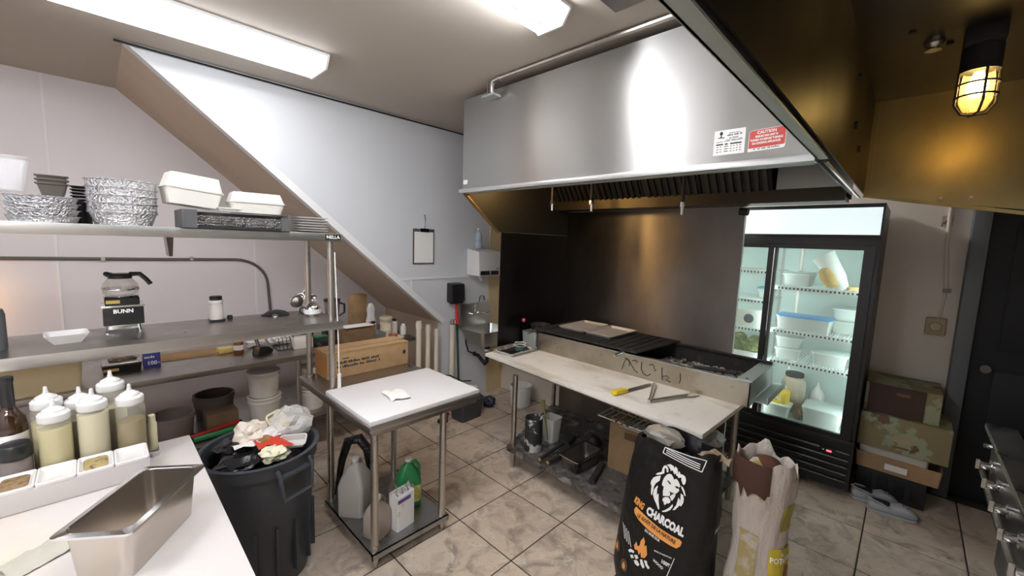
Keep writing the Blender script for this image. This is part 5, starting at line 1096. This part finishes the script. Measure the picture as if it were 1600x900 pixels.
# interior
M().box(FX1-.045, FX1-.031, FY0+.031, FY1-.031, .41, 1.90).done('liner_back', m_lin, fg)
M().box(FX0+.07, FX1-.045, FY0+.031, FY0+.045, .41, 1.90).box(FX0+.07, FX1-.045, FY1-.045, FY1-.031, .41, 1.90).done('liner_side', m_lin, fg)
M().box(FX0+.07, FX1-.045, FY0+.045, FY1-.045, .401, .425).done('liner_floor', m_lin, fg)
M().box(FX0+.07, FX1-.045, FY0+.045, FY1-.045, 1.89, 1.91).done('liner_top', m_lin, fg)
for y in (FY0+.05, .795, FY1-.062): M().cyl((FX0+.09, y+.006, .46), (FX0+.09, y+.006, 1.86), .009, n=8).done('led_tube', m_led, fg)
for y in (.70, .84): M().box(FX1-.05, FX1-.045, y, y+.02, .43, 1.88).done('shelf_track', m_leg, fg)
def fshelf(y0, y1, z, deck=False):
    s = M().box(3.90, 3.906, y0, y1, z-.03, z).done('shelf', m_wire, fg)
    n = int((y1-y0)/.020)
    w = M()
    for i in range(n):
        y = y0+.006+(y1-y0-.012)*i/max(1, n-1); w.box(3.906, 4.44, y-.0022, y+.0022, z-.006, z-.002)
    for x in (4.0, 4.2, 4.43): w.box(x-.003, x+.003, y0, y1, z-.010, z-.006)
    o = w.done('wire_deck', m_wire, s); o['kind'] = 'stuff'
    t_ = M()
    for i in range(int((y1-y0)/.026)): t_.box(3.8985, 3.8998, y0+.01+.026*i, y0+.021+.026*i, z-.024, z-.008)
    o = t_.done('shelf_slots', m_mblack, s, smooth=0); o['kind'] = 'stuff'
for z in (1.52, 1.165, .91): fshelf(.22, .79, z)
for z in (1.635, 1.385, 1.14): fshelf(.82, 1.37, z)
# contents, right side
m_tub = mat('deli tub', (.72, .76, .72), .3, alpha=.65)
m_food = [mat('food a', (.45, .36, .22), .7, var=[(30, (.25, .18, .08), .5, .65)]), mat('food b', (.55, .5, .4), .7), mat('food c', (.3, .3, .2), .7)]
def ftub(name, label, x, y, z, w, d, h, lidm, fill=.6, fm=0):
    t = T(name, label, 'container', (x, y, z))
    M().at(x, y, z).tub(w, d, h, .012, .02, .002, .006).done('tub', m_tub, t)
    M().at(x, y, z+.004).loft([rr(w-.034, d-.034, .02, 0), rr(w-.02, d-.02, .02, h*fill)]).done('food', m_food[fm], t)
    if lidm: M().at(x, y, z+h+.0005).loft([rr(w+.014, d+.014, .026, 0), rr(w+.016, d+.016, .026, .008), rr(w-.01, d-.01, .02, .014)]).done('lid', lidm, t)
    return t
m_bl = mat('blue lid', (.10, .33, .68), .35); m_wl = mat('frosted lid', (.72, .80, .78), .35, alpha=.8)
ftub('food_container', 'food container with a blue lid on the second fridge shelf', 4.03, .575, 1.166, .20, .36, .105, m_bl, .5, 0)
ftub('food_container', 'clear lidded tub, lower one at the right of the second fridge shelf', 4.20, .33, 1.166, .18, .17, .085, m_wl, .6, 1)
ftub('food_container', 'clear lidded tub, upper one at the right of the second fridge shelf', 4.20, .33, 1.268, .18, .17, .085, m_wl, .6, 1)
ftub('food_container', 'clear tub, lower one at the left of the third fridge shelf', 4.05, .66, .911, .16, .18, .08, m_wl, .7, 1)
ftub('food_container', 'clear tub, upper one at the left of the third fridge shelf', 4.05, .66, 1.007, .16, .18, .08, m_wl, .7, 1)
ftub('food_container', 'clear tub at the right of the third fridge shelf', 4.06, .385, .911, .2, .22, .095, m_wl, .5, 2)
ftub('food_container', 'clear lidded tub at the left of the top fridge shelf', 4.12, .66, 1.521, .2, .2, .09, m_wl, .4, 2)
t = T('bread_bag', 'open white paper bag of bread on the top fridge shelf', 'bag', (4.02, .42, 1.521))
q = M(); q.t = Matrix.Translation((4.02, .41, 1.625)) @ Matrix.Rotation(-.55, 4, 'X')
q.loft([[(x*.05*s_, z*.06*s_+.008*noise.noise((i, k, 1))*8*s_*.12, .10*i-.12) for k, (x, z) in enumerate([(math.cos(a*PI/8), math.sin(a*PI/8)) for a in range(16)])] for i, s_ in enumerate((.5, 1.0, 1.1, 1.35))], True, False).done('paper', mat('bag paper', (.78, .80, .76), .6), t)
q = M(); q.t = Matrix.Translation((3.985, .455, 1.61)) @ Matrix.Rotation(-.55, 4, 'X'); q.loft([[(x*r_, y*r_, z) for x, y in [(math.cos(a*PI/8), math.sin(a*PI/8)) for a in range(16)]] for r_, z in ((.01, -.09), (.04, -.07), (.052, 0), (.042, .06), (.01, .08))]).done('bread', mat('bread', (.55, .36, .12), .7, bump=(30, .4)), t)
tag(M().at(4.05, .28, 1.521).loft([rr(.15, .1, .02, 0), rr(.16, .11, .03, .02), rr(.13, .09, .03, .03)]).done('flat_bread', mat('tan flat', (.6, .42, .2), .7)), 'flat bread pack at the right of the top fridge shelf', 'bread')
t = T('food_wrap', 'bundle of clear wrap on the lidded tub of the top fridge shelf', 'wrap', (4.1, .62, 1.62)); 
q = M(); g_ = [[q.v((4.04+.04*i, .52+.035*j, 1.631+.03*abs(noise.noise((i*.8, j*.8, 4))))) for j in range(9)] for i in range(5)]
for i in range(4):
    for j in range(8): q.face([g_[i][j], g_[i+1][j], g_[i+1][j+1], g_[i][j+1]])
q.done('film', m_film, t)
ZF = .4255
t = T('pickle_jar', 'large jar with a black lid at the bottom of the fridge', 'jar', (4.15, .60, ZF))
M().at(4.20, .625, ZF).lathe([(.085, 0), (.09, .01), (.09, .25), (.07, .29), (.06, .30)], 24).done('jar_body', mat('jar of tan paste', (.45, .36, .25), .35, var=[(8, (.6, .55, .48), .5, .7)]), t)
M().at(4.20, .625, ZF+.30).lathe([(.066, 0), (.068, .004), (.068, .032), (.06, .036), (0, .036)], 24).done('lid', m_mblack, t)
ftub('food_container', 'clear tub under the yellow jug at the bottom of the fridge', 3.99, .69, ZF, .15, .19, .095, m_wl, .6, 2)
t = T('mustard_jug', 'yellow squarish jug with a white lid at the bottom of the fridge', 'jug', (3.99, .69, ZF+.111))
M().at(3.99, .69, ZF+.111).loft([rr(.11, .15, .03, 0), rr(.115, .155, .035, .015), rr(.115, .155, .035, .095), rr(.085, .11, .03, .12)]).done('body', m_yellow, t)
M().at(3.99, .69, ZF+.231).lathe([(.05, 0), (.052, .004), (.052, .02), (0, .022)], 22).done('lid', m_white, t)
M().at(3.931, .70, ZF+.135).box(-.0012, 0, -.04, .045, 0, .05).done('label', mat('jug label', (.6, .35, .05), .5, var=[(20, (.75, .7, .5), .5, .6)]), t, smooth=0)
ftub('food_container', 'long clear tub at the bottom right of the fridge', 4.05, .385, ZF, .24, .25, .13, m_wl, .75, 2)
t = T('sauce_bottle', 'white bottle with a pointed cap at the back of the fridge floor', 'bottle', (4.30, .50, ZF))
M().at(4.30, .47, ZF).lathe([(.05, 0), (.055, .01), (.055, .16), (.03, .20), (.012, .235), (.01, .26)], 20).done('body', m_white, t)
M().box(4.242, 4.245, .45, .49, ZF+.08, ZF+.12).done('label', m_ink, t, smooth=0)
crumple('produce', 'loose brown produce between the tubs on the fridge floor', 'vegetable', 4.02, .545, ZF+.04, .06, .035, .04, mat('brown produce', (.28, .2, .1), .8, bump=(50, .6)), 81)
# contents, left side
t = ftub('food_container', 'clear tub with a blue lid at the upper left of the fridge', 4.10, .88, 1.386, .14, .12, .085, m_bl, .5, 1)
t = T('food_tray', 'white tray of dark berries on the left side of the fridge', 'tray', (4.02, .97, 1.141))
M().at(4.0, .98, 1.1405).box(-.08, .08, -.12, .12, 0, .15).done('carton', mat('white carton', (.72, .76, .72), .5), t, bev=.008)
M().at(3.918, .955, 1.215, ry=-PI/2).lathe([(.04, 0), (.035, .006), (0, .008)], 16).done('berry_print', mat('dark berries', (.08, .09, .12), .5), t)
t = T('crate', 'white crate filled with green vegetables in the fridge', 'crate', (4.08, 1.09, .62))
M().at(4.08, 1.08, .426).tub(.32, .46, .50, .01, .02, .004, .006).done('crate', m_white, t)
vg = mat('broccoli', (.13, .17, .05), .8, var=[(25, (.38, .36, .14), .5, .65)], bump=(60, .8))
for i in range(9):
    crumple('broccoli', 'green broccoli head in the white fridge crate, %s' % ('front left', 'front centre', 'front right', 'second row left', 'second row centre', 'second row right', 'back row left', 'back row centre', 'back row right')[i], 'broccoli', 3.985+.085*(i//3), 1.20-.13*(i % 3), .93+.012*(i % 2)+.028*(i//3), .05, .062, .048, vg, 90+i, .25)['group'] = 'broccoli in the fridge'

# ================================================================== RIGHT OF THE FRIDGE
cr0 = T('milk_crate', 'dark low crate on the floor under the produce boxes', 'crate', (4.15, -.05, 0))
M().at(4.18, -.05, 0).box(-.17, .26, -.19, .19, 0, .20).done('crate', m_mblack, cr0, bev=.008)
for k in range(4): M().box(4.004, 4.009, -.22+.09*k, -.16+.09*k, .04, .16).done('slot', m_black, cr0)
m_camo = mat('printed carton', (.24, .20, .10), .7, var=[((4, 4, 4), (.32, .34, .22), .50, .53), ((5, 5, 5), (.15, .09, .05), .60, .63)])
t = T('produce_box', 'open brown tray box with a white liner, lowest of the stack', 'box', (4.15, -.05, .201))
b_ = M().at(4.17, -.072, .201); b_.tub(.36, .46, .12, .01, .01, .006).done('tray', m_card, t)
M().at(4.17, -.045, .21).tub(.31, .38, .165, .012, .02, .004).done('liner', mat('white liner', (.62, .58, .50), .5), t)
M().box(3.978, 3.981, -.13, -.01, .235, .28).done('label', m_paper, t, smooth=0)
t = T('produce_box', 'printed produce carton with pale green leaves, middle of the stack', 'box', (4.15, -.06, .376))
M().at(4.18, -.075, .377).box(-.20, .20, -.245, .232, 0, .255).done('carton', m_camo, t, bev=.004)
M().box(3.977, 3.98, -.12, -.03, .46, .50).done('handle_slot', mat('tan slot', (.42, .33, .2), .7), t, smooth=0)
M().box(3.977, 3.98, -.12, -.04, .415, .43).done('print_line', m_dcard, t, smooth=0)
t = T('produce_box', 'dark brown printed carton, topmost of the stack', 'box', (4.2, -.05, .633))
M().at(4.22, -.05, .633).box(-.20, .19, -.20, .20, 0, .22).done('carton', m_camo, t, bev=.004)
M().box(4.012, 4.0195, -.17, .13, .636, .853).done('dark_panel', mat('dark brown panel', (.055, .03, .022), .7), t, smooth=0)
M().box(4.008, 4.0115, -.09, -.02, .79, .81).done('orange_mark', mat('rust mark', (.22, .08, .03), .7), t, smooth=0)
# clogs
def clog(label, x, y, rz):
    t = T('clog', label, 'shoe', (x, y, 0), rz)
    W_ = Matrix.Translation((x, y, 0)) @ Matrix.Rotation(rz, 4, 'Z')
    def ring(u, wd, z): return [(u, wd*math.cos(a), z(a)) for a in [i*2*PI/20 for i in range(20)]]
    sec = [(-.135, .012, .03, .05), (-.125, .034, .012, .075), (-.08, .040, .006, .072), (-.03, .040, .006, .062), (.0, .043, .006, .075), (.04, .049, .006, .088), (.08, .050, .006, .078), (.115, .040, .008, .056), (.135, .014, .018, .036)]
    m = M(); m.t = W_
    m.loft([[(u, wd*math.copysign(abs(math.cos(a))**.7, math.cos(a)), (z0+z1)/2+(z1-z0)/2*math.copysign(abs(math.sin(a))**.7, math.sin(a))) for a in [i*2*PI/24 for i in range(24)]] for u, wd, z0, z1 in sec])
    m.done('upper', mat('grey foam rubber', (.36, .38, .40), .55), t, smooth=70)
    m = M(); m.t = W_; m.prism([(u, wd+.004) for u, wd, _, _ in sec]+[(u, -wd-.004) for u, wd, _, _ in sec[::-1]], 'z', 0, .014); m.done('sole', mat('pale sole', (.42, .43, .44), .6), t, bev=.003)
    m = M(); m.t = W_; m.loft([rr(.10, .058, .028, .0), rr(.10, .058, .028, .0145)]); 
    for v in m.b.verts: v.co = W_ @ (W_.inverted() @ v.co + Vector((-.065, 0, .0615)))
    m.done('opening', m_mblack, t)
    m = M(); m.t = W_; m.tube([(-.02, -.045, .055), (-.06, -.046, .075), (-.11, -.036, .085), (-.138, 0, .087), (-.11, .036, .085), (-.06, .046, .075), (-.02, .045, .055)], .006, 6); m.done('heel_strap', mat('strap', (.34, .36, .38), .55), t)
    for k in range(5):
        m = M(); m.t = W_; m.cyl((.05+.02*(k % 3), -.02+.02*(k//2), .081), (.05+.02*(k % 3), -.02+.02*(k//2), .0865-.003*(k % 3)), .005, n=8); m.done('vent_hole', m_mblack, t)
clog('grey rubber clog on the floor, the nearer one below the boxes', 3.80, -.08, -1.35)
clog('grey rubber clog on the floor, the farther one in shadow', 3.915, .02, -1.2)
# wall socket, conduit on the cream wall
t = T('wall_conduit', 'white conduit running down the cream wall to a socket', 'conduit', (4.53, -.17, 1.3))
M().tube([(4.535, -.165, 2.3), (4.535, -.175, 1.90), (4.535, -.205, 1.56)], .013, 8).done('conduit', m_pvc, t)
M().tube([(4.535, -.205, 1.55), (4.53, -.20, 1.40), (4.53, -.19, 1.32)], .007, 6).done('cord', m_pvc, t)
M().box(4.525, 4.549, -.235, -.19, 1.53, 1.56).done('clip', m_dsteel, t)
M().box(4.50, 4.549, -.235, -.125, 1.20, 1.33).done('socket_box', mat('yellowed plastic', (.38, .30, .16), .5), t, bev=.006)
M().at(4.499, -.18, 1.265, ry=-PI/2).lathe([(.035, 0), (.03, .015), (0, .018)], 18).done('socket_face', mat('yellowed plastic 2', (.5, .42, .26), .5), t)
M().box(4.541, 4.549, -.19, -.13, 2.03, 2.11).done('notice', mat('notice', (.45, .36, .3), .6, var=[(40, (.15, .08, .06), .5, .55)]), t, smooth=0)

# ================================================================== STOVE AT THE RIGHT EDGE
sv = T('gas_stove', 'dark steel gas stove with knobs at the right edge', 'stove', (2.9, -.9, 0))
m_sv = mat('stove steel', (.16, .165, .17), .35, 1, rvar=(5, .25, .45))
SX0, SX1 = 1.9, 3.42
M().box(SX0, SX1, -1.6, -.50, .12, .84).done('body', m_sv, sv, bev=.004)
M().box(SX0, SX1+.01, -.52, -.42, .50, .56).done('lower_rail', m_sv, sv, bev=.004)
M().prism([(-.50, .56), (-.43, .56), (-.415, .86), (-.50, .86)], 'x', SX0, SX1).done('control_panel', m_sv, sv, bev=.003)
M().box(SX0, SX1+.01, -.50, -.385, .86, .89).done('front_rail', m_steel, sv, bev=.004)
M().box(SX0, SX1, -1.6, -.50, .84, .865).done('top_plate', m_mblack, sv)
for x in (SX0+.05, SX1-.05):
    for y in (-1.5, -.58): M().cyl((x, y, 0), (x, y, .12), .025, n=10).done('leg', m_sv, sv)
M().box(SX0+.1, SX1-.1, -.505, -.485, .16, .48).done('oven_door', m_sv, sv, bev=.004)
for k in range(5):
    x = 3.27-.26*k
    kb = M().at(x, -.42, .70, rx=-PI/2); kb.lathe([(.03, 0), (.03, -.02), (.022, -.03), (.018, -.045), (0, -.047)], 16)
    kb = M().at(x, -.425, .70, rx=-PI/2); kb.lathe([(.032, 0), (.032, .012), (.02, .016), (.02, .05), (0, .052)], 18); ko = kb.done('knob', m_chrome, sv)
    M().box(x-.006, x+.006, -.372, -.358, .675, .725).done('knob_grip', m_steel, ko)
    M().cyl((x+.10, -.425, .78), (x+.10, -.385, .78), .013, n=10).done('valve', m_chrome, sv)
M().tube([(SX0, -.40, .62), (SX1-.02, -.40, .62)], .012, 8).done('gas_manifold', m_leg, sv)
for k in range(3):
    x = 3.15-.42*k
    g_ = M()
    for j in range(4): g_.box(x-.17, x+.17, -1.35+.22*j, -1.335+.22*j, .866, .895)
    for j in range(3): g_.box(x-.16+.155*j, x-.145+.155*j, -1.36, -.66, .866, .893)
    g_.done('burner_grate', m_mblack, sv)
